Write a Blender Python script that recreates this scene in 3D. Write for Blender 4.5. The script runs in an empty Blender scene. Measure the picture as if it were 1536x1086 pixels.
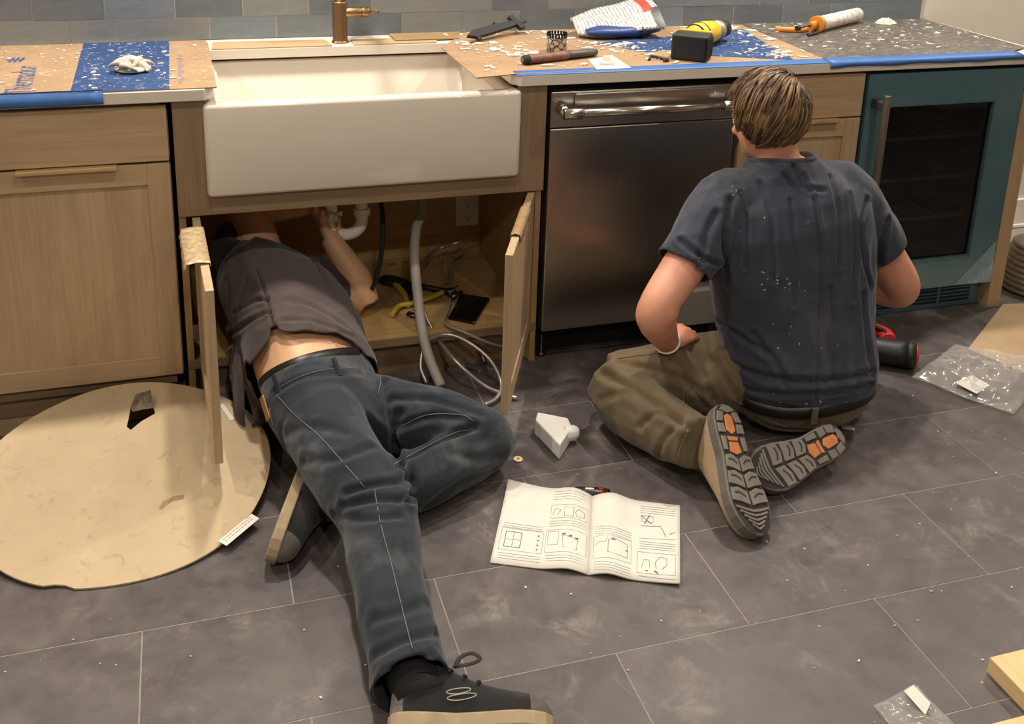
import bpy, bmesh, math, random
import numpy as np
from mathutils import Vector, Matrix, noise
from mathutils.bvhtree import BVHTree

sc = bpy.context.scene
COL = sc.collection
random.seed(7)
rng = np.random.default_rng(11)

# ------------------------------------------------------------------ camera
IMW, IMH = 1536.0, 1086.0
CAM = Vector((0.0515, -2.7671, 1.5894))
YAW, PITCH, ROLL, FOC, PPX, PPY = 0.302946, 0.291733, 0.03005, 1576.78, -9.18, -331.83
_f = Vector((math.sin(YAW) * math.cos(PITCH), math.cos(YAW) * math.cos(PITCH), -math.sin(PITCH)))
_r = Vector((math.cos(YAW), -math.sin(YAW), 0))
_u = _r.cross(_f)
_r2 = math.cos(ROLL) * _r + math.sin(ROLL) * _u
_u2 = -math.sin(ROLL) * _r + math.cos(ROLL) * _u
cd = bpy.data.cameras.new('camera')
cam = bpy.data.objects.new('camera', cd)
COL.objects.link(cam)
cam.matrix_world = Matrix(((_r2.x, _u2.x, -_f.x, CAM.x), (_r2.y, _u2.y, -_f.y, CAM.y), (_r2.z, _u2.z, -_f.z, CAM.z), (0, 0, 0, 1)))
cd.sensor_fit = 'HORIZONTAL'
cd.sensor_width = 36.0
cd.lens = FOC * 36.0 / IMW
cd.shift_x = -PPX / IMW
cd.shift_y = PPY / IMW
cd.clip_start = 0.05
sc.camera = cam

# ------------------------------------------------------------------ world, lights, exposure
wd = bpy.data.worlds.new('world')
sc.world = wd
wd.use_nodes = True
wd.node_tree.nodes['Background'].inputs['Color'].default_value = (1.0, 0.93, 0.84, 1)
wd.node_tree.nodes['Background'].inputs['Strength'].default_value = 0.16


def downlight(x, y, power, rad=0.06, z=2.56, col=(1.0, 0.925, 0.835)):
    l = bpy.data.lights.new('downlight', 'AREA')
    l.shape = 'DISK'
    l.size = rad * 2
    l.energy = power
    l.color = col
    l.spread = math.radians(150)
    o = bpy.data.objects.new('downlight', l)
    o.location = (x, y, z)
    COL.objects.link(o)
    return o


for lx, ly, lp in ((-1.40, 0.24, 27), (0.28, 0.24, 27), (1.96, 0.24, 27), (3.64, 0.24, 20),
                   (-1.40, -1.0, 8), (0.28, -1.0, 8), (1.96, -1.0, 8),
                   (-1.40, -3.0, 17), (0.28, -3.0, 17), (1.96, -3.0, 17)):
    downlight(lx, ly, lp)
sc.view_settings.view_transform = 'Standard'
sc.view_settings.look = 'None'
sc.view_settings.exposure = 0.16
sc.view_settings.gamma = 1.0
sc.view_settings.use_curve_mapping = False


# ------------------------------------------------------------------ pixel helpers
def ray(u, v):
    d = (u - IMW / 2 - PPX) / FOC * _r2 - (v - IMH / 2 - PPY) / FOC * _u2 + _f
    return d


def _on(ax, val, u, v):
    d = ray(u, v)
    return CAM + d * ((val - CAM[ax]) / d[ax])


def PX(x, u, v): return _on(0, x, u, v)
def PY(y, u, v): return _on(1, y, u, v)
def PZ(z, u, v): return _on(2, z, u, v)


# ------------------------------------------------------------------ materials
def C(r, g, b):  # sRGB 0..255 -> linear
    def k(c):
        c /= 255.0
        return c / 12.92 if c <= 0.04045 else ((c + 0.055) / 1.055) ** 2.4
    return (k(r), k(g), k(b), 1)


class NT:
    def __init__(s, name):
        s.m = bpy.data.materials.new(name)
        s.m.use_nodes = True
        s.t = s.m.node_tree
        s.b = s.t.nodes['Principled BSDF']
        s.co = s.t.nodes.new('ShaderNodeTexCoord')

    def n(s, kind, **kw):
        nd = s.t.nodes.new('ShaderNode' + kind)
        for k, v in kw.items():
            if k in nd.inputs.keys():
                nd.inputs[k].default_value = v
            else:
                setattr(nd, k, v)
        return nd

    def l(s, a, b): s.t.links.new(a, b)

    def coords(s, scale=(1, 1, 1), rot=(0, 0, 0), src='Object'):
        mp = s.n('Mapping')
        mp.inputs['Scale'].default_value = scale
        mp.inputs['Rotation'].default_value = rot
        s.l(s.co.outputs[src], mp.inputs['Vector'])
        return mp.outputs['Vector']

    def noise(s, vec, scale, detail=4, rough=0.55, dist=0.0):
        nd = s.n('TexNoise')
        nd.inputs['Scale'].default_value = scale
        nd.inputs['Detail'].default_value = detail
        nd.inputs['Roughness'].default_value = rough
        nd.inputs['Distortion'].default_value = dist
        s.l(vec, nd.inputs['Vector'])
        return nd.outputs['Fac']

    def ramp(s, fac, stops):
        r = s.n('ValToRGB')
        e = r.color_ramp.elements
        while len(e) < len(stops):
            e.new(0.5)
        for i, (p, c) in enumerate(stops):
            e[i].position = p
            e[i].color = c if len(c) == 4 else (*c, 1)
        s.l(fac, r.inputs['Fac'])
        return r.outputs['Color']

    def mix(s, fac, a, b, mode='MIX'):
        m = s.n('Mix', data_type='RGBA', blend_type=mode)
        for inp, v in ((m.inputs[0], fac), (m.inputs[6], a), (m.inputs[7], b)):
            if hasattr(v, 'is_linked') or hasattr(v, 'links'):
                s.l(v, inp)
            else:
                inp.default_value = v
        return m.outputs[2]

    def bump(s, h, strength=0.2, dist=0.002):
        b = s.n('Bump')
        b.inputs['Strength'].default_value = strength
        b.inputs['Distance'].default_value = dist
        s.l(h, b.inputs['Height'])
        s.l(b.outputs['Normal'], s.b.inputs['Normal'])

    def col(s, v):
        if isinstance(v, tuple):
            s.b.inputs['Base Color'].default_value = v
        else:
            s.l(v, s.b.inputs['Base Color'])

    def set(s, **kw):
        for k, v in kw.items():
            s.b.inputs[k.replace('_', ' ')].default_value = v
        return s


MATS = {}


def simple(name, col, rough=0.5, metal=0.0, spec=0.5, var=0.0, vscale=20, bump=0.0, **kw):
    if name in MATS:
        return MATS[name]
    t = NT(name)
    t.set(Roughness=rough, Metallic=metal, Specular_IOR_Level=spec, **kw)
    if var or bump:
        f = t.noise(t.coords(), vscale, 5)
        c2 = tuple(max(0, x * (1 - var)) for x in col[:3]) + (1,)
        c3 = tuple(min(1, x * (1 + var)) for x in col[:3]) + (1,)
        t.col(t.ramp(f, [(0.3, c2), (0.7, c3)]))
        if bump:
            t.bump(f, bump, 0.003)
    else:
        t.col(col)
    MATS[name] = t.m
    return t.m


def wood(name, axis, dark, mid, light, rough=0.5, sc_=1.0):
    t = NT(name)
    s = [9.0 * sc_] * 3
    s[axis] = 0.7 * sc_
    v = t.coords(tuple(s))
    f1 = t.noise(v, 3.0, 6, 0.62, 0.6)
    s2 = [90.0 * sc_] * 3
    s2[axis] = 2.5 * sc_
    f2 = t.noise(t.coords(tuple(s2)), 2.0, 3, 0.6)
    f3 = t.noise(t.coords((1.3, 1.3, 1.3)), 2.2, 3)
    base = t.ramp(f1, [(0.25, dark), (0.5, mid), (0.78, light)])
    base = t.mix(0.28, base, t.ramp(f2, [(0.35, dark), (0.65, light)]), 'MIX')
    base = t.mix(0.25, base, t.ramp(f3, [(0.3, dark), (0.7, light)]))
    t.col(base)
    t.set(Roughness=rough)
    t.bump(f2, 0.06, 0.001)
    return t.m


# ------------------------------------------------------------------ mesh helpers
def W(o):
    m = o.matrix_basis.copy()
    if o.parent:
        m = W(o.parent) @ o.matrix_parent_inverse @ m
    return m


def link(o, parent=None):
    COL.objects.link(o)
    if parent is not None:
        o.parent = parent
        o.matrix_parent_inverse = W(parent).inverted()
    return o


def tag(o, label=None, cat=None, group=None, kind=None):
    for k, v in (('label', label), ('category', cat), ('group', group), ('kind', kind)):
        if v:
            o[k] = v
    return o


def thing(name, loc, label, cat, group=None):
    o = bpy.data.objects.new(name, None)
    o.empty_display_size = 0.05
    o.location = loc
    COL.objects.link(o)
    return tag(o, label, cat, group)


class MB:
    def __init__(s):
        s.v, s.f, s.sm = [], [], []

    def add(s, vs, fs, smooth=False):
        b = len(s.v)
        s.v += [Vector(x) for x in vs]
        s.f += [tuple(i + b for i in f) for f in fs]
        s.sm += [smooth] * len(fs)
        return s

    def box(s, a, b, M=None):
        x0, y0, z0 = a
        x1, y1, z1 = b
        vs = [(x0, y0, z0), (x1, y0, z0), (x1, y1, z0), (x0, y1, z0), (x0, y0, z1), (x1, y0, z1), (x1, y1, z1), (x0, y1, z1)]
        if M is not None:
            vs = [M @ Vector(q) for q in vs]
        return s.add(vs, [(0, 3, 2, 1), (4, 5, 6, 7), (0, 1, 5, 4), (1, 2, 6, 5), (2, 3, 7, 6), (3, 0, 4, 7)])

    def prism(s, pts, z0, z1, M=None, smooth=False):
        n = len(pts)
        area = sum(pts[i][0] * pts[(i + 1) % n][1] - pts[(i + 1) % n][0] * pts[i][1] for i in range(n))
        if area < 0:
            pts = pts[::-1]
        vs = [Vector((p[0], p[1], z0)) for p in pts] + [Vector((p[0], p[1], z1)) for p in pts]
        if M is not None:
            vs = [M @ q for q in vs]
        fs = [tuple(range(n))[::-1], tuple(range(n, 2 * n))]
        s.add(vs, fs + [(i, (i + 1) % n, n + (i + 1) % n, n + i) for i in range(n)])
        return s

    def rings(s, rings, cap=True, smooth=True, closed=True):
        n = len(rings[0])
        vs = [q for r in rings for q in r]
        fs = []
        for k in range(len(rings) - 1):
            for i in range(n if closed else n - 1):
                j = (i + 1) % n
                fs.append((k * n + i, k * n + j, (k + 1) * n + j, (k + 1) * n + i))
        s.add(vs, fs, smooth)
        b = len(s.v) - len(vs)
        if cap:
            s.f.append(tuple(b + i for i in range(n))[::-1])
            s.f.append(tuple(b + (len(rings) - 1) * n + i for i in range(n)))
            s.sm += [False, False]
        return s

    def tube(s, path, r, n=12, cap=True, up=None):
        """r: number, list of numbers, or list of (a, b) half axes."""
        path = [Vector(q) for q in path]
        m = len(path)
        if not isinstance(r, (list, tuple)):
            r = [r] * m
        r = [(q, q) if not isinstance(q, (list, tuple)) else q for q in r]
        up = Vector(up) if up is not None else None
        prev = None
        rs = []
        for i in range(m):
            t = (path[min(i + 1, m - 1)] - path[max(i - 1, 0)])
            t = t.normalized() if t.length > 1e-9 else Vector((0, 0, 1))
            if prev is None:
                ref = up if up is not None else (Vector((0, 0, 1)) if abs(t.z) < 0.9 else Vector((1, 0, 0)))
            else:
                ref = prev if up is None else up
            b = (ref - t * ref.dot(t))
            if b.length < 1e-6:
                b = t.orthogonal()
            b.normalize()
            a = t.cross(b) * -1
            prev = b
            # b = 'up' half axis (second), a = side half axis (first)
            rs.append([path[i] + a * (math.cos(q) * r[i][0]) + b * (math.sin(q) * r[i][1]) for q in [2 * math.pi * k / n for k in range(n)]])
        # keep winding outward
        return s.rings([x[::-1] for x in rs], cap)

    def lathe(s, prof, n=24, M=None, cap=True):
        """prof: list of (r, z)."""
        rs = []
        for r_, z in prof:
            ring = [Vector((r_ * math.cos(2 * math.pi * k / n), r_ * math.sin(2 * math.pi * k / n), z)) for k in range(n)]
            rs.append([M @ q for q in ring] if M is not None else ring)
        return s.rings(rs, cap)

    def mesh(s, name):
        me = bpy.data.meshes.new(name)
        me.from_pydata([tuple(q) for q in s.v], [], s.f)
        me.polygons.foreach_set('use_smooth', s.sm)
        me.update()
        return me

    def build(s, name, mat, parent=None, bevel=0, seg=2, fix=False):
        me = s.mesh(name)
        if fix:
            bm = bmesh.new()
            bm.from_mesh(me)
            bmesh.ops.recalc_face_normals(bm, faces=bm.faces)
            bm.to_mesh(me)
            bm.free()
        return mobj(name, me, mat, parent, bevel, seg)


def mobj(name, me, mat, parent=None, bevel=0, seg=2):
    o = bpy.data.objects.new(name, me)
    if mat is not None:
        for m in (mat if isinstance(mat, list) else [mat]):
            me.materials.append(m)
    if bevel:
        md = o.modifiers.new('bevel', 'BEVEL')
        md.width = bevel
        md.segments = seg
        md.limit_method = 'ANGLE'
        md.harden_normals = False
    return link(o, parent)


def struct(o):
    o['kind'] = 'structure'
    return o


def box(name, a, b, mat, parent=None, bevel=0, seg=2, M=None):
    return MB().box(a, b, M).build(name, mat, parent, bevel, seg)


def rotz(loc, a):
    return Matrix.Translation(loc) @ Matrix.Rotation(a, 4, 'Z')


def frame(o, x, z):
    """matrix with origin o, x axis x, z axis made square to x."""
    x = Vector(x).normalized()
    z = Vector(z)
    z = (z - x * z.dot(x)).normalized()
    y = z.cross(x)
    return Matrix(((x.x, y.x, z.x, o[0]), (x.y, y.y, z.y, o[1]), (x.z, y.z, z.z, o[2]), (0, 0, 0, 1)))


def smooth_path(pts, n=8):
    """Catmull-Rom through the points."""
    P = [Vector(q) for q in pts]
    P = [P[0] * 2 - P[1]] + P + [P[-1] * 2 - P[-2]]
    out = []
    for i in range(1, len(P) - 2):
        a, b, c, d = P[i - 1:i + 3]
        for k in range(n):
            t = k / n
            out.append(0.5 * ((2 * b) + (c - a) * t + (2 * a - 5 * b + 4 * c - d) * t * t + (3 * b - a - 3 * c + d) * t ** 3))
    out.append(P[-2])
    return out


def lerp(a, b, t): return a + (b - a) * t
# ================================================================== materials of the place
WOOD_V = wood('oak_vertical', 2, C(146, 121, 90), C(174, 147, 113), C(191, 165, 130))
WOOD_H = wood('oak_horizontal', 0, C(146, 121, 90), C(174, 147, 113), C(191, 165, 130))
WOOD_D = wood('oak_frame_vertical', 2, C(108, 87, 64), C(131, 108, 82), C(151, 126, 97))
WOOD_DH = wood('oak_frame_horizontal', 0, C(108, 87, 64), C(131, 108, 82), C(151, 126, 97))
PLY = wood('maple_ply', 0, C(150, 116, 70), C(181, 147, 94), C(198, 166, 112), 0.45)
PLYV = wood('maple_ply_upright', 2, C(140, 108, 66), C(168, 135, 86), C(186, 154, 103), 0.45)
PINE = wood('pine', 1, C(196, 165, 112), C(216, 188, 134), C(228, 203, 152))
BRASS = simple('brushed_brass', C(150, 122, 88), 0.38, 1.0)
PALEBRASS = simple('pale_brass', C(222, 194, 148), 0.42, 0.8)
BLACKP = simple('black_plastic', C(26, 26, 27), 0.5)
BLACKR = simple('black_rubber', C(22, 22, 23), 0.75)
DARKGAP = simple('dark_recess', C(18, 17, 16), 0.8)
WHITEP = simple('white_plastic', C(228, 224, 214), 0.4, var=0.03)
CHROME = simple('chrome', C(205, 203, 198), 0.15, 1.0)
STEELD = simple('dark_steel', C(96, 94, 92), 0.35, 1.0)


def m_floor():
    t = NT('slate_tile')
    oi = t.n('ObjectInfo')
    add = t.n('VectorMath', operation='ADD')
    t.l(t.co.outputs['Object'], add.inputs[0])
    sh = t.n('VectorMath', operation='SCALE')
    cmb = t.n('CombineXYZ')
    for i in range(3):
        t.l(oi.outputs['Random'], cmb.inputs[i])
    t.l(cmb.outputs[0], sh.inputs[0])
    sh.inputs['Scale'].default_value = 37.0
    t.l(sh.outputs[0], add.inputs[1])
    v = add.outputs[0]
    f1 = t.noise(v, 3.2, 7, 0.62, 0.8)
    f2 = t.noise(v, 14, 6, 0.65, 0.3)
    base = t.ramp(f1, [(0.3, C(58, 52, 52)), (0.5, C(75, 68, 67)), (0.72, C(94, 86, 82))])
    base = t.mix(0.35, base, t.ramp(f2, [(0.35, C(54, 49, 48)), (0.68, C(104, 97, 91))]))
    # plaster dust: dull smears and scuffs with their own shape, in world space
    w = t.coords((1, 1, 1), src='Generated')
    g = t.n('NewGeometry')
    d1 = t.noise(g.outputs['Position'], 2.3, 5, 0.6, 1.5)
    d2 = t.noise(g.outputs['Position'], 8, 7, 0.72, 0.8)
    mul = t.n('Math', operation='MULTIPLY')
    r1 = t.ramp(d1, [(0.46, (0, 0, 0)), (0.66, (1, 1, 1))])
    r2 = t.ramp(d2, [(0.50, (0, 0, 0)), (0.72, (1, 1, 1))])
    t.l(r1, mul.inputs[0])
    t.l(r2, mul.inputs[1])
    m2 = t.n('Math', operation='MULTIPLY')
    t.l(mul.outputs[0], m2.inputs[0])
    m2.inputs[1].default_value = 0.62
    base = t.mix(m2.outputs[0], base, C(160, 150, 138))
    t.col(base)
    rr = t.ramp(f2, [(0.3, (0.38,) * 3), (0.7, (0.55,) * 3)])
    t.l(rr, t.b.inputs['Roughness'])
    t.bump(f2, 0.12, 0.0015)
    return t.m


FLOORM = m_floor()
GROUT = simple('floor_grout', C(140, 132, 122), 0.9, var=0.15, vscale=60)

# ------------------------------------------------------------------ floor with 12 x 24 inch tiles
floor = struct(box('floor', (-3.2, -5.2, -0.05), (5.2, 0.64, -0.0009), GROUT))
TX0, TYL, TL, TWD = -0.1018, -0.882, 0.6072, 0.3067
g = 0.0015
tile_me = MB().box((g, g, -0.006), (TL - g, TWD - g, 0.0)).mesh('floor_tile')
tile_me.materials.append(FLOORM)
for r in range(-6, 5):
    y = TYL + r * TWD
    off = 0.0 if r % 2 == 1 else TL / 2   # row 0 (just behind the L2 joint) is offset by half
    for c in range(-4, 8):
        x = TX0 + off + c * TL
        if x > 4.2 or x < -2.2:
            continue
        if y + TWD > 0.64:
            continue
        o = bpy.data.objects.new('floor_tile', tile_me)
        o.location = (x, y, random.uniform(-0.0004, 0.0))
        link(o, floor)

# ------------------------------------------------------------------ walls and ceiling
PAINT = simple('warm_white_paint', C(226, 216, 200), 0.75, var=0.02, vscale=8)
TRIMW = simple('white_trim_paint', C(232, 226, 214), 0.4)
wall = struct(box('wall_back', (-3.2, 0.625, 0), (5.2, 0.75, 2.7), PAINT))
struct(box('baseboard_back', (2.85, 0.61, 0), (5.2, 0.625, 0.13), TRIMW, bevel=0.004))
struct(box('trim_1', (2.85, 0.604, 0), (5.2, 0.625, 0.018), TRIMW, bevel=0.005))
struct(box('ceiling', (-3.2, -5.2, 2.6), (5.2, 0.75, 2.7), simple('ceiling_paint', C(206, 198, 186), 0.9)))
struct(box('wall_left', (-3.3, -5.2, 0), (-3.2, 0.75, 2.7), PAINT))
struct(box('wall_right', (5.2, -5.2, 0), (5.3, 0.75, 2.7), PAINT))
struct(box('wall_front', (-3.2, -5.3, 0), (5.2, -5.2, 2.7), simple('wall_front_paint', C(196, 182, 160), 0.8)))


def m_splash(i):
    t = NT('glazed_tile')
    cs = [(C(104, 110, 113), C(118, 124, 127)), (C(116, 119, 119), C(128, 131, 131)), (C(94, 101, 106), C(108, 114, 118)), (C(106, 115, 121), C(120, 129, 134))][i]
    v = t.coords((1, 1, 2.2))
    f = t.noise(v, 26, 6, 0.65, 0.5)
    t.col(t.ramp(f, [(0.3, cs[0]), (0.7, cs[1])]))
    t.set(Roughness=0.32)
    t.bump(f, 0.12, 0.002)
    return t.m


SPL = [m_splash(i) for i in range(4)]
SPG = simple('splash_grout', C(172, 166, 154), 0.9)
back = box('backsplash', (-1.6, 0.6130, 0.9165), (2.765, 0.626, 1.345), SPG, wall)
SPW, SPH, SZ = 0.2037, 0.0715, 0.9165
tmes = []
for i in range(4):
    me = MB().box((0.0014, 0, 0.0012), (SPW - 0.0014, 0.010, SPH - 0.0012)).mesh('wall_tile')
    me.materials.append(SPL[i])
    tmes.append(me)
for r in range(6):
    x0 = -0.282 - SPW * 6 + (SPW / 2 if r % 2 else 0) + 0.001 * r
    k = 0
    while x0 + k * SPW < 2.76:
        xa = x0 + k * SPW
        k += 1
        last = xa + SPW > 2.765
        if last:
            o = bpy.data.objects.new('wall_tile', MB().box((0.0014, 0, 0.0012), (2.765 - xa, 0.010, SPH - 0.0012)).mesh('wall_tile'))
            o.data.materials.append(SPL[3])
            if 2.765 - xa < 0.02:
                continue
        else:
            w = [3, 2, 2, 1] if xa < 0.2 else ([1, 1, 2, 0] if xa < 1.3 else [0, 3, 2, 3])
            o = bpy.data.objects.new('wall_tile', tmes[random.choice(w)])
        o.location = (xa, 0.6118 + random.uniform(-0.0006, 0.0006), SZ + r * SPH)
        link(o, back)


# ================================================================== cabinets
def shaker_door(name, x0, x1, z0, z1, parent, M=None, handle=None, t=0.02, st=0.057, mats=None):
    """door in a local frame: width along x, thickness along +y from 0 to t, height z. The panel is the part itself."""
    V, H = mats or (WOOD_V, WOOD_H)
    M = M or Matrix.Identity(4)
    d = box(name, (x0 + st - .006, 0.007, z0 + st - .006), (x1 - st + .006, t - 0.004, z1 - st + .006), V, parent, M=M)
    box('stile', (x0, 0, z0), (x0 + st, t, z1), V, d, 0.0012, M=M)
    box('stile', (x1 - st, 0, z0), (x1, t, z1), V, d, 0.0012, M=M)
    box('rail', (x0 + st, 0, z0), (x1 - st, t, z0 + st), H, d, 0.0012, M=M)
    box('rail', (x0 + st, 0, z1 - st), (x1 - st, t, z1), H, d, 0.0012, M=M)
    if handle:
        pull(handle, d)
    return d


def pull(h, parent):
    """edge pull: thin brass angle; h = (xa, xb, z, yfront)"""
    xa, xb, z, y = h
    b = MB()
    b.box((xa, y, z), (xb, y + 0.022, z + 0.0025))
    b.box((xa, y, z - 0.008), (xb, y + 0.003, z))
    b.build('handle', PALEBRASS, parent, 0.0008)


# ---- left cabinet
cab = thing('base_cabinet', (-0.3, 0.3, 0), 'oak base cabinet with a drawer above a shaker door, left of the white sink', 'cabinet')
b = MB()
b.box((-0.62, 0.0, 0.07), (-0.60, 0.6, 0.884)).box((-0.025, 0.0, 0.07), (-0.006, 0.6, 0.884)).box((-0.62, 0.58, 0.07), (-0.006, 0.6, 0.884))
b.box((-0.62, 0.0, 0.07), (-0.006, 0.6, 0.10)).box((-0.62, 0.0, 0.86), (-0.006, 0.6, 0.884)).box((-0.62, 0.0, 0.712), (-0.006, 0.55, 0.73))
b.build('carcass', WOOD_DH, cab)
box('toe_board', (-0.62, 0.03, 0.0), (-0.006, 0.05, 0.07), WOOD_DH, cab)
dr = box('drawer', (-0.55, -0.021, 0.7265), (-0.008, -0.001, 0.874), WOOD_H, cab, 0.0012)
shaker_door('door', -0.55, -0.008, 0.105, 0.7195, cab, Matrix.Translation((0, -0.021, 0)), (-0.376, -0.137, 0.7215, -0.040))
tag(box('floor_strip', (-0.75, -0.06, 0.0), (-0.02, 0.026, 0.006), WOOD_DH, bevel=0.001), 'thin brown strip on the floor along the cabinet toe board', 'strip')  # flat brown strip in the toe board's colour

# ---- sink cabinet: open, hollow
sk = thing('sink_cabinet', (0.52, 0.3, 0), 'open oak sink cabinet under the white apron sink', 'cabinet')
box('side_panel', (0.006, 0.0, 0.0), (0.024, 0.6, 0.884), PLYV, sk)
box('side_panel', (1.012, 0.0, 0.0), (1.030, 0.6, 0.884), PLYV, sk)
box('back_panel', (0.024, 0.585, 0.0), (1.012, 0.6, 0.884), PLY, sk)
box('back_rail', (0.024, 0.567, 0.40), (1.012, 0.585, 0.47), PLY, sk)
box('bottom_panel', (0.024, 0.0, 0.110), (1.012, 0.585, 0.129), PLY, sk)
box('bottom_rail', (0.006, -0.004, 0.104), (1.030, 0.0, 0.131), WOOD_DH, sk, 0.001)
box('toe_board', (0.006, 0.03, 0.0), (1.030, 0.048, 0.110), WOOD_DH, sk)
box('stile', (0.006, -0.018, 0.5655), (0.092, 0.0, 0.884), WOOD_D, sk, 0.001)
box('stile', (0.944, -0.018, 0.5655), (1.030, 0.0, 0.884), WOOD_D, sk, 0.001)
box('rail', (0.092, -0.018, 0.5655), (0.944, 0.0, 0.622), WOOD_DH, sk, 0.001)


def swung(hx, hy, ox, oy):
    h, q = Vector((hx, hy, 0)), Vector((ox, oy, 0))
    x = (q - h).normalized()
    return Matrix(((x.x, -x.y, 0, hx), (x.y, x.x, 0, hy), (0, 0, 1, 0), (0, 0, 0, 1))), (q - h).length


M, L = swung(0.040, -0.012, 0.060, -0.492)
shaker_door('door', 0, L, 0.108, 0.560, sk, M @ Matrix.Translation((0, 0.0, 0)), None)
M2, L2 = swung(1.006, -0.012, 0.803, -0.452)
shaker_door('door', 0, L2, 0.108, 0.560, sk, M2 @ Matrix.Translation((0, -0.02, 0)), None)
for hx, hy in ((0.036, 0.02), (1.0, 0.02)):
    for z in (0.19, 0.47):
        box('hinge', (hx - 0.012, hy - 0.02, z), (hx + 0.012, hy + 0.03, z + 0.05), STEELD, sk, 0.002)

# ---- narrow cabinet between dishwasher and cooler
mc = thing('base_cabinet', (1.87, 0.3, 0), 'narrow oak base cabinet between the dishwasher and the blue-filmed cooler', 'cabinet')
b = MB()
b.box((1.655, 0.0, 0.07), (1.673, 0.6, 0.884)).box((2.074, 0.0, 0.07), (2.092, 0.6, 0.884)).box((1.655, 0.58, 0.07), (2.092, 0.6, 0.884))
b.box((1.655, 0.0, 0.07), (2.092, 0.6, 0.10)).box((1.655, 0.0, 0.86), (2.092, 0.6, 0.884))
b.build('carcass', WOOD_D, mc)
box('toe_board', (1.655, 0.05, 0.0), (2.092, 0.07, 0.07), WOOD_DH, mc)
box('drawer', (1.66, -0.021, 0.738), (2.087, -0.001, 0.876), WOOD_H, mc, 0.0012)
shaker_door('door', 1.66, 2.087, 0.105, 0.732, mc, Matrix.Translation((0, -0.021, 0)), (1.77, 2.002, 0.7335, -0.038))

# ---- end panel
tag(box('end_panel', (2.712, -0.022, 0.0), (2.765, 0.6, 0.884), WOOD_V, bevel=0.0015), 'upright oak end panel closing the run beside the blue-filmed cooler', 'panel')

# ================================================================== countertop
QZ = simple('white_quartz', C(212, 204, 190), 0.25, var=0.03, vscale=9)
ct = MB()
CT0, CT1 = 0.8855, 0.9160
pts = [(-0.9, -0.032), (0.088, -0.032), (0.112, 0.0), (0.112, 0.455), (0.925, 0.455), (0.925, 0.0), (0.948, -0.032), (2.80, -0.032), (2.80, 0.611), (-0.9, 0.611)]
ct.prism(pts, CT0, CT1)
tag(ct.build('countertop', QZ, None, 0.002), 'pale stone countertop along the tiled wall with a sink cut-out', 'countertop')

# ================================================================== sink
FIRE = simple('fireclay', C(216, 207, 192), 0.12, spec=0.5)
snk = thing('apron_sink', (0.516, 0.22, 0.62), 'white apron-front farmhouse sink set into the countertop', 'sink')
bm = bmesh.new()
X0, X1, Y0, Y1, Z0, Z1 = 0.083, 0.950, -0.040, 0.50, 0.620, 0.8755


def rrect(x0, x1, y0, y1, r, z, n=5):
    out = []
    for cx, cy, a0 in ((x1 - r, y1 - r, 0), (x0 + r, y1 - r, 90), (x0 + r, y0 + r, 180), (x1 - r, y0 + r, 270)):
        for k in range(n + 1):
            a = math.radians(a0 + 90 * k / n)
            out.append(Vector((cx + r * math.cos(a), cy + r * math.sin(a), z)))
    return out


sp = []
r0 = 0.016
sp.append(rrect(X0 + 0.01, X1 - 0.01, Y0 + 0.01, Y1 - 0.01, 0.01, Z0))
sp.append(rrect(X0 + 0.003, X1 - 0.003, Y0 + 0.003, Y1 - 0.003, r0, Z0 + 0.003))
sp.append(rrect(X0, X1, Y0, Y1, r0, Z0 + 0.010))
sp.append(rrect(X0, X1, Y0, Y1, r0, Z1 - 0.012))
sp.append(rrect(X0 + 0.003, X1 - 0.003, Y0 + 0.003, Y1 - 0.003, r0, Z1 - 0.004))
sp.append(rrect(X0 + 0.012, X1 - 0.012, Y0 + 0.012, Y1 - 0.012, r0, Z1))
ti = 0.030
sp.append(rrect(X0 + ti, X1 - ti, Y0 + ti, Y1 - ti, 0.022, Z1))
sp.append(rrect(X0 + ti + .006, X1 - ti - .006, Y0 + ti + .006, Y1 - ti - .006, 0.022, Z1 - 0.006))
sp.append(rrect(X0 + ti + .010, X1 - ti - .010, Y0 + ti + .010, Y1 - ti - .010, 0.03, Z0 + 0.055))
sp.append(rrect(X0 + ti + .022, X1 - ti - .022, Y0 + ti + .022, Y1 - ti - .022, 0.03, Z0 + 0.034))
sp.append(rrect(0.45, 0.55, 0.17, 0.27, 0.045, Z0 + 0.026))
MB().rings(sp).build('basin', FIRE, snk, fix=True)
MB().lathe([(0.0445, 0), (0.0445, 0.004), (0.036, 0.004), (0.030, -0.004), (0.004, -0.006)], 24, Matrix.Translation((0.5, 0.22, Z0 + 0.0265))).build('drain', CHROME, snk)

# ================================================================== faucet
fx, fy = 0.518, 0.512
fa = thing('faucet', (fx, fy, 0.916), 'brushed brass single-lever faucet standing behind the sink', 'faucet')
T = Matrix.Translation((fx, fy, 0.916))
MB().lathe([(0.027, 0.0), (0.027, 0.004), (0.0245, 0.006), (0.0235, 0.010), (0.0235, 0.128), (0.0225, 0.131)], 28, T).build('body', BRASS, fa)
pth = smooth_path([(fx, fy, 1.045), (fx, fy, 1.2), (fx, fy, 1.33), (fx, fy - 0.05, 1.43), (fx, fy - 0.13, 1.45), (fx, fy - 0.20, 1.40), (fx, fy - 0.21, 1.30)], 8)
MB().tube(pth, 0.0165, 20).build('spout', BRASS, fa)
hz = 0.916 + 0.095
lv = MB().tube([(fx + 0.015, fy, hz), (fx + 0.068, fy, hz)], 0.0165, 20).build('lever_hub', BRASS, fa, 0.001)
MB().tube([(fx + 0.0685, fy, hz), (fx + 0.092, fy, hz)], 0.0170, 20).build('lever_cap', BRASS, lv, 0.001)
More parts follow.
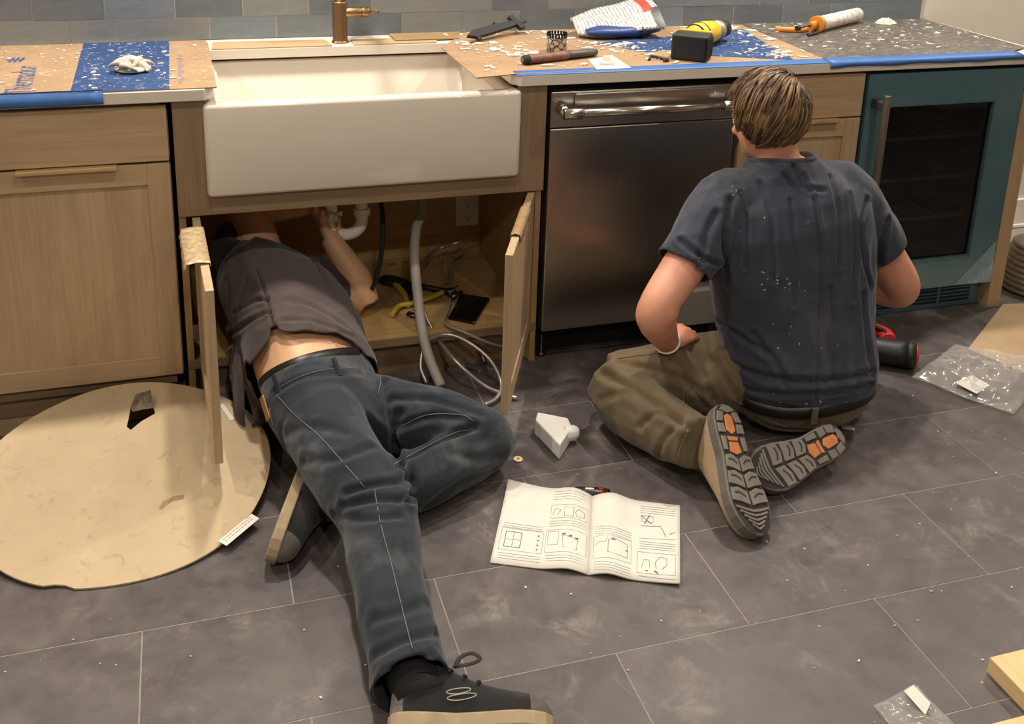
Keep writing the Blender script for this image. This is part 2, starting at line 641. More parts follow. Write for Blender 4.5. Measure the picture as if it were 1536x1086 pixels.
MB().tube([(fx + 0.088, fy, hz), (fx + 0.105, fy - 0.004, hz + 0.006), (fx + 0.124, fy - 0.008, hz + 0.0)], [0.006, 0.005, 0.0045], 12).build('lever', BRASS, lv)

# ================================================================== dishwasher
def m_steel():
    t = NT('brushed_steel')
    v = t.coords((1.0, 60, 60))
    f = t.noise(t.coords((160, 1, 2.0)), 3, 4)
    sm = t.noise(t.coords((1, 1, 1)), 9, 6, 0.7, 1.2)
    sm2 = t.noise(t.coords((1, 1, 1)), 55, 4, 0.7, 0.6)
    base = t.ramp(f, [(0.3, C(158, 152, 143)), (0.7, C(172, 166, 156))])
    base = t.mix(t.ramp(t.n('Math', operation='MULTIPLY').outputs[0], [(0, (0, 0, 0)), (1, (1, 1, 1))]), base, C(160, 155, 145))
    mul = [n for n in t.t.nodes if n.type == 'MATH'][-1]
    t.l(t.ramp(sm, [(0.55, (0, 0, 0)), (0.68, (1, 1, 1))]), mul.inputs[0])
    t.l(t.ramp(sm2, [(0.45, (0, 0, 0)), (0.65, (1, 1, 1))]), mul.inputs[1])
    t.col(base)
    t.set(Metallic=1.0, Roughness=0.30, Anisotropic=0.6)
    return t.m


STEEL = m_steel()
STEELP = simple('steel_polished', C(178, 172, 162), 0.2, 1.0)
dw = thing('dishwasher', (1.34, 0.3, 0), 'stainless steel dishwasher with a bar handle, right of the sink cabinet', 'dishwasher')
box('tub', (1.040, 0.012, 0.10), (1.642, 0.58, 0.868), DARKGAP, dw)
d = box('door', (1.0425, -0.022, 0.106), (1.6395, 0.010, 0.752), STEEL, dw, 0.003)
cp = box('control_panel', (1.0425, -0.020, 0.7545), (1.6395, 0.010, 0.862), STEEL, dw, 0.003)
b = MB()
b.box((1.112, -0.0285, 0.812), (1.558, -0.020, 0.8575))
b.build('recess_trim', STEEL, cp, 0.004)
hd = MB().tube([(1.075, -0.074, 0.810), (1.606, -0.074, 0.810)], 0.0125, 20).build('handle', STEELP, dw)
for a, bb in ((1.062, 1.118), (1.566, 1.618)):
    MB().tube([(a, -0.074, 0.810), (bb, -0.074, 0.810)], [0.0165, 0.0165], 20).build('handle_collar', CHROME, hd, 0.0015)
    m_ = (a + bb) / 2 - (0.018 if a < 1.2 else -0.018)
    MB().tube([(m_, -0.074, 0.810), (m_, -0.018, 0.815)], [(0.012, 0.015), (0.015, 0.022)], 16).build('handle_post', CHROME, hd)
box('toe_plate', (1.045, 0.06, 0.0), (1.637, 0.075, 0.10), DARKGAP, dw)
for xx in (1.062, 1.618):
    MB().lathe([(0.014, 0), (0.014, 0.008), (0.006, 0.01), (0.006, 0.10)], 14, Matrix.Translation((xx, 0.03, 0.0))).build('levelling_foot', STEELD, dw)

# ================================================================== beverage cooler with blue film
def m_film():
    t = NT('blue_film_steel')
    f = t.noise(t.coords((1, 1, 1)), 5, 4, 0.6)
    t.col(t.ramp(f, [(0.3, C(78, 112, 122)), (0.7, C(92, 127, 136))]))
    t.set(Roughness=0.28, Metallic=0.35, Specular_IOR_Level=0.6)
    t.bump(t.noise(t.coords((1, 1, 1)), 30, 4), 0.08, 0.002)
    return t.m


FILM = m_film()


def m_glass():
    t = NT('tinted_glass')
    t.col(C(150, 146, 136))
    t.set(Roughness=0.03, Transmission_Weight=1.0, IOR=1.02, Specular_IOR_Level=0.5, Coat_Weight=1.0, Coat_Roughness=0.03)
    return t.m


co = thing('beverage_cooler', (2.39, 0.3, 0), 'glass-door beverage cooler still wrapped in blue protective film', 'cooler')
CX0, CX1 = 2.100, 2.704
b = MB()
b.box((CX0, 0.03, 0.10), (CX0 + 0.02, 0.58, 0.872)).box((CX1 - 0.02, 0.03, 0.10), (CX1, 0.58, 0.872))
b.box((CX0, 0.56, 0.10), (CX1, 0.58, 0.872)).box((CX0, 0.03, 0.10), (CX1, 0.58, 0.125)).box((CX0, 0.03, 0.85), (CX1, 0.58, 0.872))
b.build('cabinet', simple('cooler_liner', C(74, 68, 58), 0.5), co)
GX0, GX1, GZ0, GZ1 = 2.172, 2.600, 0.208, 0.768
ring = []
fr = MB()
DZ0, DZ1, DYF, DYB = 0.104, 0.872, -0.024, 0.026
fr.box((CX0, DYF, DZ0), (GX0, DYB, DZ1)).box((GX1, DYF, DZ0), (CX1, DYB, DZ1)).box((GX0, DYF, DZ0), (GX1, DYB, GZ0)).box((GX0, DYF, GZ1), (GX1, DYB, DZ1))
door = fr.build('door', FILM, co, 0.0)
box('glass_pane', (GX0, -0.012, GZ0), (GX1, -0.006, GZ1), m_glass(), door)
gk = MB()
for a, bb in (((GX0 - .001, -0.0275, GZ0), (GX0 + .006, -0.012, GZ1)), ((GX1 - .006, -0.0275, GZ0), (GX1 + .001, -0.012, GZ1)), ((GX0 + .006, -0.0275, GZ0), (GX1 - .006, -0.012, GZ0 + .006)), ((GX0 + .006, -0.0275, GZ1 - .006), (GX1 - .006, -0.012, GZ1))):
    gk.box(a, bb)
gk.build('glass_bead', simple('film_bead', C(88, 118, 124), 0.25, 0.4), door, 0.001)
for z in (0.33, 0.475, 0.62):
    s_ = MB()
    s_.box((CX0 + 0.022, 0.05, z), (CX1 - 0.022, 0.066, z + 0.012))
    for k in range(12):
        xx = CX0 + 0.04 + k * 0.046
        s_.tube([(xx, 0.06, z + 0.004), (xx, 0.54, z + 0.004)], 0.0025, 6)
    s_.build('wire_shelf', simple('shelf_wire', C(170, 166, 156), 0.5, 0.3), co)
hb = MB().tube([(2.128, -0.085, 0.245), (2.128, -0.085, 0.818)], 0.0130, 6, up=(1, 0, 0)).build('handle', simple('handle_steel', C(118, 114, 108), 0.35, 0.9), door, 0.002)
for z in (0.29, 0.765):
    box('handle_post', (2.116, -0.085, z), (2.140, -0.024, z + 0.03), simple('handle_cap', C(92, 90, 88), 0.4, 0.8), hb, 0.004)
gr = box('toe_grille', (CX0, 0.022, 0.0), (CX1, 0.034, 0.098), FILM, co, 0.002)
SLOT = simple('grille_slot', C(20, 26, 30), 0.7)
for k in range(4):
    for q in range(5):
        for r in range(5):
            pass
for q in range(4):
    xa = CX0 + 0.03 + q * 0.137
    for r in range(5):
        box('slat', (xa, 0.0195, 0.020 + r * 0.0135), (xa + 0.125, 0.0225, 0.0275 + r * 0.0135), SLOT, gr)
# crumpled clear film corner at the lower right of the door
CRINK = NT('loose_clear_film')
CRINK.col(C(190, 215, 228))
CRINK.set(Roughness=0.12, Alpha=0.42, Specular_IOR_Level=0.8)
CRINK.bump(CRINK.noise(CRINK.coords((1, 1, 1)), 70, 4, 0.6, 2.0), 1.0, 0.01)
cm = MB()
for (ax, az), (bx_, bz), (cx_, cz) in (((2.55, 0.106), (2.70, 0.106), (2.70, 0.26)), ((2.60, 0.108), (2.69, 0.118), (2.66, 0.15)), ((2.63, 0.104), (2.70, 0.13), (2.70, 0.19))):
    k_ = 0.0268 + 0.003 * len(cm.v) / 6
    cm.add([(ax, -k_, az), (bx_, -k_ - 0.006, bz), (cx_, -k_ - 0.001, cz)], [(0, 1, 2)])
cm.build('loose_film', CRINK.m, door)
# ================================================================== things on the countertop
CZ = 0.9160


def m_card(name, a, b_, spl=0.35):
    t = NT(name)
    f = t.noise(t.coords((1, 1, 1)), 6, 6, 0.6)
    f2 = t.noise(t.coords((40, 4, 4)), 4, 4, 0.6)
    base = t.ramp(f, [(0.3, a), (0.7, b_)])
    base = t.mix(0.15, base, t.ramp(f2, [(0.3, a), (0.7, b_)]))
    if spl:
        n1 = t.noise(t.coords((1, 1, 1)), 46, 4, 0.6, 1.2)
        base = t.mix(t.ramp(n1, [(0.60, (0, 0, 0)), (0.68, (spl, spl, spl))]), base, C(226, 214, 194))
    t.col(base)
    t.set(Roughness=0.85, Specular_IOR_Level=0.2)
    return t.m


CARD = m_card('cardboard', C(138, 113, 85), C(158, 131, 101))
CARDP = m_card('cardboard_plain', C(154, 130, 99), C(174, 149, 116), 0)
CARDK = m_card('cardboard_pale', C(190, 164, 122), C(206, 181, 140), 0)
CARDE = m_card('cardboard_dull', C(128, 104, 72), C(146, 120, 86), 0)
BLUEP = m_card('blue_print', C(38, 58, 96), C(48, 72, 114), 0.5)
TAPE = simple('blue_masking_tape', C(46, 92, 152), 0.5, var=0.10, vscale=30)
INK = simple('blue_ink', C(44, 70, 116), 0.7)
GREYINK = simple('grey_ink', C(150, 146, 138), 0.8)
BLACKINK = simple('black_ink', C(40, 38, 36), 0.8)
WHITEPAPER = simple('white_paper', C(206, 201, 189), 0.8, var=0.03, vscale=30)


def flat_print(name, pts, z, mat, parent, th=0.0004):
    return MB().prism(pts, z, z + th).build(name, mat, parent)


def text_mesh(body, size, M, mat, parent, name='lettering', squeeze=1.0, ext=0.0002):
    cu = bpy.data.curves.new(name, 'FONT')
    cu.body = body
    cu.size = size
    cu.extrude = ext
    cu.resolution_u = 2
    cu.align_x = 'LEFT'
    o = bpy.data.objects.new(name, cu)
    COL.objects.link(o)
    dg = bpy.context.evaluated_depsgraph_get()
    me = bpy.data.meshes.new_from_object(o.evaluated_get(dg))
    bpy.data.objects.remove(o)
    bpy.data.curves.remove(cu)
    me.transform(M @ Matrix.Diagonal((squeeze, 1, 1, 1)))
    me.materials.clear()
    return mobj(name, me, mat, parent)


# left cardboard with a blue band and lettering
cb = MB().prism([(-0.86, -0.028), (0.121, -0.026), (0.116, 0.55), (0.11, 0.598), (-0.86, 0.60)], CZ, CZ + 0.003).build('cardboard_sheet', CARD)
tag(cb, 'brown cardboard sheet with a wide blue printed band, covering the counter left of the sink', 'cardboard')
flat_print('print_band', [(-0.232, -0.0275), (0.004, -0.0265), (0.002, 0.596), (-0.246, 0.597)], CZ + 0.0031, BLUEP, cb)
text_mesh('Thermador', 0.088, rotz((-0.326, -0.010, CZ + 0.0034), math.radians(93)), INK, cb, squeeze=0.78)
em = MB()
for k in range(3):
    em.prism([(-0.425 + k * 0.013, 0.36), (-0.418 + k * 0.013, 0.36), (-0.412 + k * 0.013, 0.42), (-0.419 + k * 0.013, 0.42)], CZ + 0.0031, CZ + 0.0035)
em.prism([(-0.432, 0.385), (-0.385, 0.385), (-0.385, 0.394), (-0.432, 0.394)], CZ + 0.0031, CZ + 0.0034)
em.build('printed_emblem', INK, cb)
sm = MB()
for k in range(14):
    yy = 0.03 + k * 0.026
    sm.prism([(0.026, yy), (0.036 + 0.003 * (k % 3), yy), (0.036 + 0.003 * (k % 3), yy + 0.017), (0.026, yy + 0.017)], CZ + 0.0031, CZ + 0.0034)
sm.build('small_print', simple('faded_ink', C(122, 108, 104), 0.8), cb)

# strips of cardboard round the faucet
tag(MB().prism([(0.124, 0.456), (0.485, 0.456), (0.480, 0.52), (0.47, 0.555), (0.13, 0.56)], CZ, CZ + 0.003).build('cardboard_strip', CARDP), 'narrow cardboard strip behind the sink, left of the brass faucet', 'cardboard')
tag(MB().prism([(0.552, 0.456), (0.815, 0.456), (0.83, 0.50), (0.75, 0.545), (0.555, 0.54)], CZ, CZ + 0.003).build('cardboard_strip', CARDP), 'narrow cardboard strip behind the sink, right of the brass faucet', 'cardboard')
tag(MB().prism([(0.69, 0.49), (0.90, 0.49), (0.93, 0.60), (0.69, 0.60)], CZ + 0.0032, CZ + 0.0065).build('cardboard_offcut', CARDE), 'small dull brown cardboard offcut lying against the tiles behind the sink', 'cardboard')

# right cardboard
cr = MB().prism([(0.812, 0.37), (0.812, -0.045), (0.93, -0.018), (1.30, -0.012), (1.96, 0.0), (1.985, 0.596), (0.95, 0.60)], CZ + 0.0008, CZ + 0.004).build('cardboard_sheet', CARD)
tag(cr, 'brown cardboard sheet strewn with plaster, covering the counter right of the sink', 'cardboard')
flat_print('print_band', [(1.30, 0.36), (1.64, 0.43), (1.60, 0.24), (1.43, 0.19)], CZ + 0.0041, BLUEP, cr)
flat_print('print_band', [(1.61, 0.11), (1.845, 0.008), (1.94, 0.50), (1.80, 0.52), (1.67, 0.36)], CZ + 0.0041, BLUEP, cr)

# grey protective paper
t = NT('grey_floor_paper')
f = t.noise(t.coords((1, 1, 1)), 5, 6, 0.65, 0.5)
n1 = t.noise(t.coords((3, 14, 3)), 9, 5, 0.65, 1.0)
base = t.ramp(f, [(0.3, C(68, 64, 60)), (0.7, C(90, 85, 79))])
base = t.mix(t.ramp(n1, [(0.50, (0, 0, 0)), (0.70, (0.75, 0.75, 0.75))]), base, C(160, 153, 142))
t.col(base)
t.set(Roughness=0.45)
t.bump(t.noise(t.coords((1, 1, 1)), 18, 4), 0.25, 0.004)
gp = MB().prism([(1.955, 0.012), (2.668, 0.012), (2.765, 0.06), (2.775, 0.605), (1.99, 0.605)], CZ + 0.0042, CZ + 0.0052).build('paper_sheet', t.m)
tag(gp, 'dark grey protective paper sheet on the counter over the cooler', 'paper')


# masking tape on the counter edge
def tape(name, x0, x1, ytop, zlo, label, wav=0.0):
    n = 24
    rs = []
    for k in range(n + 1):
        x = lerp(x0, x1, k / n)
        w = wav * noise.noise(Vector((x * 9, 3, 1)))
        prof = [(ytop + w * 0.4, CZ + 0.0055 + abs(w) * 0.2), (-0.010, CZ + 0.0055), (-0.0335, CZ + 0.0015 + abs(w) * 0.3), (-0.0350 - abs(w) * 0.3, zlo + 0.006 + w), (-0.0350 - abs(w) * 0.6, zlo + w)]
        if zlo > 0.91:
            prof = [(ytop + w * 0.4, CZ + 0.0055), (0.0, CZ + 0.0055), (-0.020, CZ + 0.003), (-0.032, CZ + 0.0012)]
        rs.append([Vector((x, py, pz)) for py, pz in prof])
    b = MB().rings(rs, cap=False, closed=False)
    o = b.build(name, TAPE)
    md = o.modifiers.new('thick', 'SOLIDIFY')
    md.thickness = 0.0004
    return tag(o, label, 'tape')


tape('masking_tape', -0.9, -0.155, -0.014, 0.888, 'blue masking tape along the counter edge left of the sink', 0.002)
tape('masking_tape', 0.935, 1.975, 0.012, 0.915, 'blue masking tape flat on the counter edge above the dishwasher', 0.002)
tape('masking_tape', 1.945, 2.675, 0.016, 0.903, 'wrinkled blue masking tape folded over the counter edge above the cooler', 0.006)


# white scraps of plaster and caulk on the counter
def scraps(name, n, sampler, z, mat, smin, smax, label, cat, long=3.5):
    b = MB()
    for _ in range(n):
        x, y = sampler()
        L_ = smin + (smax - smin) * random.random() ** 3
        w = L_ / random.uniform(1.2, long)
        a = random.uniform(0, math.pi)
        h = random.uniform(0.0006, 0.0022) + 0.12 * w
        k = random.randint(4, 6)
        pts = []
        for i in range(k):
            q = 2 * math.pi * i / k + random.uniform(-.3, .3)
            px, py = math.cos(q) * L_ / 2 * random.uniform(.6, 1), math.sin(q) * w / 2 * random.uniform(.6, 1)
            pts.append((x + px * math.cos(a) - py * math.sin(a), y + px * math.sin(a) + py * math.cos(a)))
        b.prism(pts, z(x, y), z(x, y) + h)
    o = b.build(name, mat)
    o['kind'] = 'stuff'
    return tag(o, label, cat)


SCRAP = simple('plaster_scrap', C(204, 196, 182), 0.85)


def s_left():
    while True:
        x, y = random.uniform(-0.5, 0.11), random.uniform(0.0, 0.59)
        if random.random() < 0.5 + 0.5 * math.sin(x * 31 + y * 9):
            return x, y


def s_right():
    while True:
        x, y = random.uniform(0.86, 1.95), random.uniform(0.03, 0.58)
        if any(((x - a) / rx) ** 2 + ((y - b_) / ry) ** 2 < 1 for a, b_, rx, ry in ((1.55, 0.08, 0.10, 0.09), (1.66, 0.24, 0.15, 0.12), (1.45, 0.46, 0.19, 0.12), (1.12, 0.125, 0.16, 0.05), (1.02, 0.49, 0.15, 0.09), (1.15, 0.25, 0.04, 0.04), (1.24, 0.07, 0.07, 0.10))):
            continue
        if random.random() < 0.5 + 0.5 * math.sin(x * 17 + y * 13):
            return x, y


def s_far():
    while True:
        x, y = random.uniform(2.0, 2.74), random.uniform(0.05, 0.59)
        if abs(y - (0.412 + (x - 2.178) * 0.577)) < 0.06 and x < 2.48:
            continue
        if random.random() < 0.25 + 0.75 * (y / 0.6):
            return x, y


scraps('plaster_scraps', 240, s_left, lambda x, y: CZ + 0.0034, SCRAP, 0.003, 0.028, 'white plaster scraps littering the cardboard left of the sink', 'debris')
scraps('plaster_scraps', 620, s_right, lambda x, y: CZ + 0.0045, SCRAP, 0.003, 0.055, 'white plaster scraps littering the cardboard right of the sink', 'debris')
scraps('plaster_scraps', 240, s_far, lambda x, y: CZ + 0.0053, SCRAP, 0.003, 0.038, 'white plaster scraps littering the grey paper', 'debris')


# crumpled cloth
def crumple(name, center, rx, ry, h, mat, label, cat, seed=0, n=48, rough=1.0):
    b = MB()
    vs = []
    fs = []
    for i in range(n + 1):
        for j in range(n + 1):
            u, v = i / n * 2 - 1, j / n * 2 - 1
            # square to disc
            a = u * math.sqrt(1 - v * v / 2)
            c = v * math.sqrt(1 - u * u / 2)
            q = Vector((a * 2.2 + seed, c * 2.2, seed * 1.7))
            rad = math.hypot(a, c)
            wv_ = Vector((noise.noise(q * 0.9), noise.noise(q * 0.9 + Vector((7, 3, 1))), 0)) * 1.4
            fold = abs(noise.noise((q + wv_) * 0.85)) * 2.6
            fold2 = abs(noise.noise((q + wv_) * 1.9 + Vector((5, 1, 2)))) * 2.4
            s1_ = min(1, fold); s1_ = s1_ * s1_ * (3 - 2 * s1_)
            s2_ = min(1, fold2); s2_ = s2_ * s2_ * (3 - 2 * s2_)
            z = (1 - rad ** 3) * h * (0.22 + 0.50 * s1_ + 0.28 * s2_ * rough)
            edge = 1 + 0.16 * noise.noise(Vector((math.atan2(c, a) * 1.2, seed, 0.3)))
            dx = 0.10 * noise.noise(q * 2 + Vector((9, 9, 9)))
            vs.append((center[0] + (a * edge + dx) * rx, center[1] + (c * edge + dx) * ry, center[2] + max(z, 0.0015)))
    for i in range(n):
        for j in range(n):
            k = i * (n + 1) + j
            fs.append((k, k + n + 1, k + n + 2, k + 1))
    b.add(vs, fs, True)
    o = b.build(name, mat)
    md = o.modifiers.new('thick', 'SOLIDIFY')
    md.thickness = 0.0015
    md.offset = -1
    return tag(o, label, cat)


RAG_AT = (-0.092, 0.205)
crumple('plaster_lump', (2.55, 0.53, CZ + 0.0056), 0.045, 0.025, 0.022, SCRAP, 'lumpy pile of white caulk scraps on the grey paper near the tiles', 'debris', 8, 24)

# black pointed tool
bt = thing('caulk_scraper', (1.02, 0.47, CZ), 'black plastic tool with a pointed tip and a cross-shaped end, behind the hole saw', 'tool')
A, B = Vector((0.905, 0.415, CZ + 0.026)), Vector((1.135, 0.565, CZ + 0.038))
M = frame(A, B - A, (0, -0.55, 0.8))
MB().prism([(0, 0.0), (0.035, -0.016), (0.10, -0.016), (0.235, -0.010), (0.245, 0.014), (0.15, 0.018), (0.04, 0.016)], -0.006, 0.008, M).build('body', BLACKP, bt, 0.002)
MB().prism([(0.238, -0.030), (0.262, -0.030), (0.262, 0.036), (0.238, 0.036)], -0.006, 0.010, M).build('cross_guard', BLACKP, bt, 0.002)
MB().prism([(0.262, -0.004), (0.30, -0.003), (0.30, 0.003), (0.262, 0.005)], -0.003, 0.004, M).build('tang', BLACKP, bt)
MB().prism([(0.155, 0.016), (0.166, 0.016), (0.166, 0.028), (0.155, 0.028)], -0.003, 0.005, M).build('stud', BLACKP, bt)
MB().prism([(0.030, -0.026), (0.045, -0.026), (0.045, -0.014), (0.030, -0.014)], -0.005, 0.006, M).build('stud', BLACKP, bt)

# knife with a worn wooden handle
kn = thing('putty_knife', (1.12, 0.12, CZ), 'utility knife with a worn red-brown handle lying by the counter edge', 'knife')
A, B = Vector((0.985, 0.085, CZ + 0.019)), Vector((1.252, 0.168, CZ + 0.017))
ax = B - A
KH = simple('worn_handle', C(112, 74, 56), 0.6, var=0.45, vscale=45)
MB().tube([A + ax * t_ for t_ in (0, 0.03, 0.12, 0.35, 0.55, 0.60)], [(0.006, 0.006), (0.015, 0.013), (0.0175, 0.015), (0.016, 0.014), (0.0165, 0.014), (0.014, 0.012)], 14).build('handle', KH, kn)
MB().tube([A + ax * t_ for t_ in (0.60, 0.63, 0.85, 0.93, 0.98, 1.0)], [(0.013, 0.011), (0.0155, 0.013), (0.0145, 0.012), (0.013, 0.011), (0.012, 0.011), (0.006, 0.006)], 14).build('barrel', simple('tool_grey', C(64, 60, 56), 0.5, var=0.3, vscale=40), kn)
MB().tube([A + ax * t_ for t_ in (0.005, 0.03, 0.075)], [(0.010, 0.010), (0.0162, 0.0142), (0.0178, 0.0153)], 14).build('end_cap', BLACKR, kn)

# hole saw
t = NT('hole_saw_coat')
vo = t.n('TexVoronoi', feature='DISTANCE_TO_EDGE')
vo.inputs['Scale'].default_value = 62
t.l(t.coords((1, 1, 1)), vo.inputs['Vector'])
t.col(t.ramp(vo.outputs['Distance'], [(0.05, C(22, 21, 20)), (0.10, C(196, 188, 176))]))
t.set(Roughness=0.35, Metallic=0.3)
hs = thing('hole_saw', (1.150, 0.245, CZ), 'black and white hole saw cup with a toothed rim standing on the cardboard', 'hole saw')
T = Matrix.Translation((1.150, 0.250, CZ + 0.0045))
n = 40
prof = [(0.027, 0), (0.031, 0.002), (0.031, 0.046)]
b = MB()
rs = []
for r_, z in prof:
    rs.append([T @ Vector((r_ * math.cos(2 * math.pi * k / n), r_ * math.sin(2 * math.pi * k / n), z)) for k in range(n)])
rs.append([T @ Vector((0.0315 * math.cos(2 * math.pi * k / n), 0.0315 * math.sin(2 * math.pi * k / n), 0.058 if k % 2 else 0.047)) for k in range(n)])
rs.append([T @ Vector((0.029 * math.cos(2 * math.pi * k / n), 0.029 * math.sin(2 * math.pi * k / n), 0.058 if k % 2 else 0.047)) for k in range(n)])
rs.append([T @ Vector((0.0285 * math.cos(2 * math.pi * k / n), 0.0285 * math.sin(2 * math.pi * k / n), 0.004)) for k in range(n)])
b.rings(rs)
b.build('cup', t.m, hs, fix=True)
b = MB()
for k in range(n // 2):
    a = 2 * math.pi * (2 * k + 1) / n
    c, s_ = math.cos(a), math.sin(a)
    M = Matrix.Translation((1.150, 0.250, CZ + 0.0045)) @ Matrix.Rotation(a, 4, 'Z')
    b.prism([(0.0285, -0.0022), (0.0322, -0.0022), (0.0322, 0.003), (0.0285, 0.003)], 0.046, 0.0605, M)
b.build('teeth', simple('saw_teeth', C(36, 35, 34), 0.4, 0.6), hs)

# white printed bag on top of a blue pouch
bp = thing('blue_pouch', (1.45, 0.40, CZ), 'dark blue pouch with a black strap lying under the white bag', 'pouch')
rs = []
for k in range(13):
    t_ = k / 12
    w = 0.050 * (math.sin(math.pi * min(max(t_, 0.03), 0.97))) ** 0.35
    h = 0.021 * (math.sin(math.pi * min(max(t_, 0.03), 0.97))) ** 0.4 * (1 + 0.12 * math.sin(t_ * 11))
    c = Vector((lerp(1.315, 1.585, t_), 0.425 + 0.02 * t_, CZ + 0.0275))
    rs.append([c + Vector((0.1 * math.cos(a) * w, math.cos(a) * w, (abs(math.sin(a)) ** 0.7) * (1 if math.sin(a) > 0 else -1) * h)) for a in [2 * math.pi * q / 20 for q in range(20)]])
MB().rings(rs).build('body', simple('blue_vinyl', C(36, 62, 118), 0.45, var=0.2, vscale=25), bp, fix=True)
rs = [[Vector((x_, 0.437 + math.cos(a) * 0.0515, CZ + 0.0275 + (abs(math.sin(a)) ** 0.7) * (1 if math.sin(a) > 0 else -1) * 0.0235)) for a in [2 * math.pi * q / 20 for q in range(20)]] for x_ in (1.50, 1.513)]
MB().rings(rs).build('strap', BLACKR, bp, fix=True)

t = NT('printed_bag')
v = t.coords((1, 1, 1))
wv = t.n('TexWave', wave_type='BANDS', bands_direction='X')
wv.inputs['Scale'].default_value = 26
wv.inputs['Distortion'].default_value = 3.5
wv.inputs['Detail'].default_value = 3
wv.inputs['Detail Scale'].default_value = 3
t.l(v, wv.inputs['Vector'])
n2 = t.noise(v, 80, 3, 0.6)
mm = t.n('Math', operation='MULTIPLY')
t.l(wv.outputs['Fac'], mm.inputs[0])
t.l(n2, mm.inputs[1])
t.col(t.ramp(mm.outputs[0], [(0.24, C(200, 196, 188)), (0.42, C(138, 134, 128))]))
t.set(Roughness=0.35)
t.bump(t.noise(v, 22, 4), 0.3, 0.006)
wb = thing('plastic_bag', (1.44, 0.48, CZ), 'white printed plastic bag with a red patch, propped on the blue pouch', 'bag')


def bag_pt(t_, s_):
    x = lerp(1.290, 1.585, t_)
    hw = 0.085 * (0.35 + 0.65 * math.sin(math.pi * min(0.5, t_ * 0.9 + 0.06)))
    y = 0.475 + s_ * hw
    z = CZ + 0.040 + 0.05 * t_ ** 1.4 + s_ * (0.022 + 0.018 * t_) + 0.012 * (1 - s_ * s_) + 0.003 * math.sin(9 * t_ + 5 * s_)
    return Vector((x, y, z))


NS, NU = 12, 20
vs, fs = [], []
for i in range(NU + 1):
    for j in range(NS + 1):
        vs.append(bag_pt(i / NU, j / NS * 2 - 1))
for i in range(NU):
    for j in range(NS):
        k = i * (NS + 1) + j
        fs.append((k, k + NS + 1, k + NS + 2, k + 1))
b = MB().add(vs, fs, True)
o = b.build('film', t.m, wb)
md = o.modifiers.new('thick', 'SOLIDIFY'); md.thickness = 0.012; md.offset = -1


def bag_patch(name, t0, t1, s0, s1, mat, lift=0.0012):
    vs, fs = [], []
    for i in range(7):
        for j in range(7):
            vs.append(bag_pt(lerp(t0, t1, i / 6), lerp(s0, s1, j / 6)) + Vector((0, -0.3, 0.9)) * lift)
    for i in range(6):
        for j in range(6):
            k = i * 7 + j
            fs.append((k, k + 7, k + 8, k + 1))
    return MB().add(vs, fs, True).build(name, mat, wb)


bag_patch('red_patch', 0.82, 0.93, -0.2, 0.97, simple('red_print', C(196, 62, 46), 0.4))
bag_patch('black_corner', 0.90, 1.0, -1.0, -0.1, simple('bag_black', C(38, 34, 34), 0.4))
MB().add([bag_pt(1.0, 0.9), bag_pt(1.0, 0.5), Vector((1.62, 0.53, CZ + 0.125))], [(0, 1, 2)]).build('torn_corner', simple('bag_grey', C(150, 150, 148), 0.3), wb)

# cordless tool: yellow body, black battery
ctl = thing('cordless_drill', (1.55, 0.15, CZ), 'yellow cordless drill lying on the cardboard with its black battery towards the counter edge', 'drill')
YEL = simple('tool_yellow', C(226, 178, 36), 0.4)
M = frame((1.520, 0.075, CZ + 0.0045), (0.087, -0.07, 0), (0, 0, 1))
b = MB().prism([(-0.052, -0.030), (0.052, -0.030), (0.056, -0.018), (0.056, 0.052), (-0.056, 0.052), (-0.056, -0.018)], 0.0, 0.078, M)
bat = b.build('battery', BLACKP, ctl, 0.006, 3)
for k in range(5):
    MB().prism([(0.052, -0.026 + k * 0.016), (0.0585, -0.026 + k * 0.016), (0.0585, -0.018 + k * 0.016), (0.052, -0.018 + k * 0.016)], 0.01, 0.068, M).build('grip_rib', BLACKR, bat)
MB().prism([(-0.05, 0.052), (0.05, 0.052), (0.05, 0.066), (-0.05, 0.066)], 0.006, 0.082, M).build('battery_seat', YEL, ctl, 0.003)
MB().tube(smooth_path([(1.555, 0.135, CZ + 0.045), (1.60, 0.19, CZ + 0.045), (1.655, 0.255, CZ + 0.048)], 6), [(0.018, 0.020)] * 13, 16).build('grip', BLACKP, ctl)
A, B = Vector((1.630, 0.300, CZ + 0.048)), Vector((1.800, 0.210, CZ + 0.046))
A, B = Vector((1.640, 0.245, CZ + 0.045)), Vector((1.775, 0.335, CZ + 0.045))
ax = B - A
MB().tube([A + ax * t_ for t_ in (-0.32, -0.28, -0.1, 0.2, 0.45, 0.5)], [0.022, 0.034, 0.040, 0.040, 0.036, 0.03], 20).build('housing', YEL, ctl)
MB().tube([A + ax * t_ for t_ in (0.5, 0.52, 0.70, 0.74)], [0.027, 0.033, 0.033, 0.030], 20).build('torque_collar', simple('collar_grey', C(170, 165, 150), 0.4, 0.5), ctl)
MB().tube([A + ax * t_ for t_ in (0.74, 0.78, 0.98, 1.06)], [0.026, 0.030, 0.027, 0.014], 20).build('chuck', BLACKP, ctl)
for k in range(4):
    a = -0.25 + k * 0.10
    MB().tube([A + ax * (a), A + ax * (a + 0.04)], 0.0408 if k > 1 else 0.0385, 20).build('vent_band', BLACKP, ctl) if k in (0, 2) else None

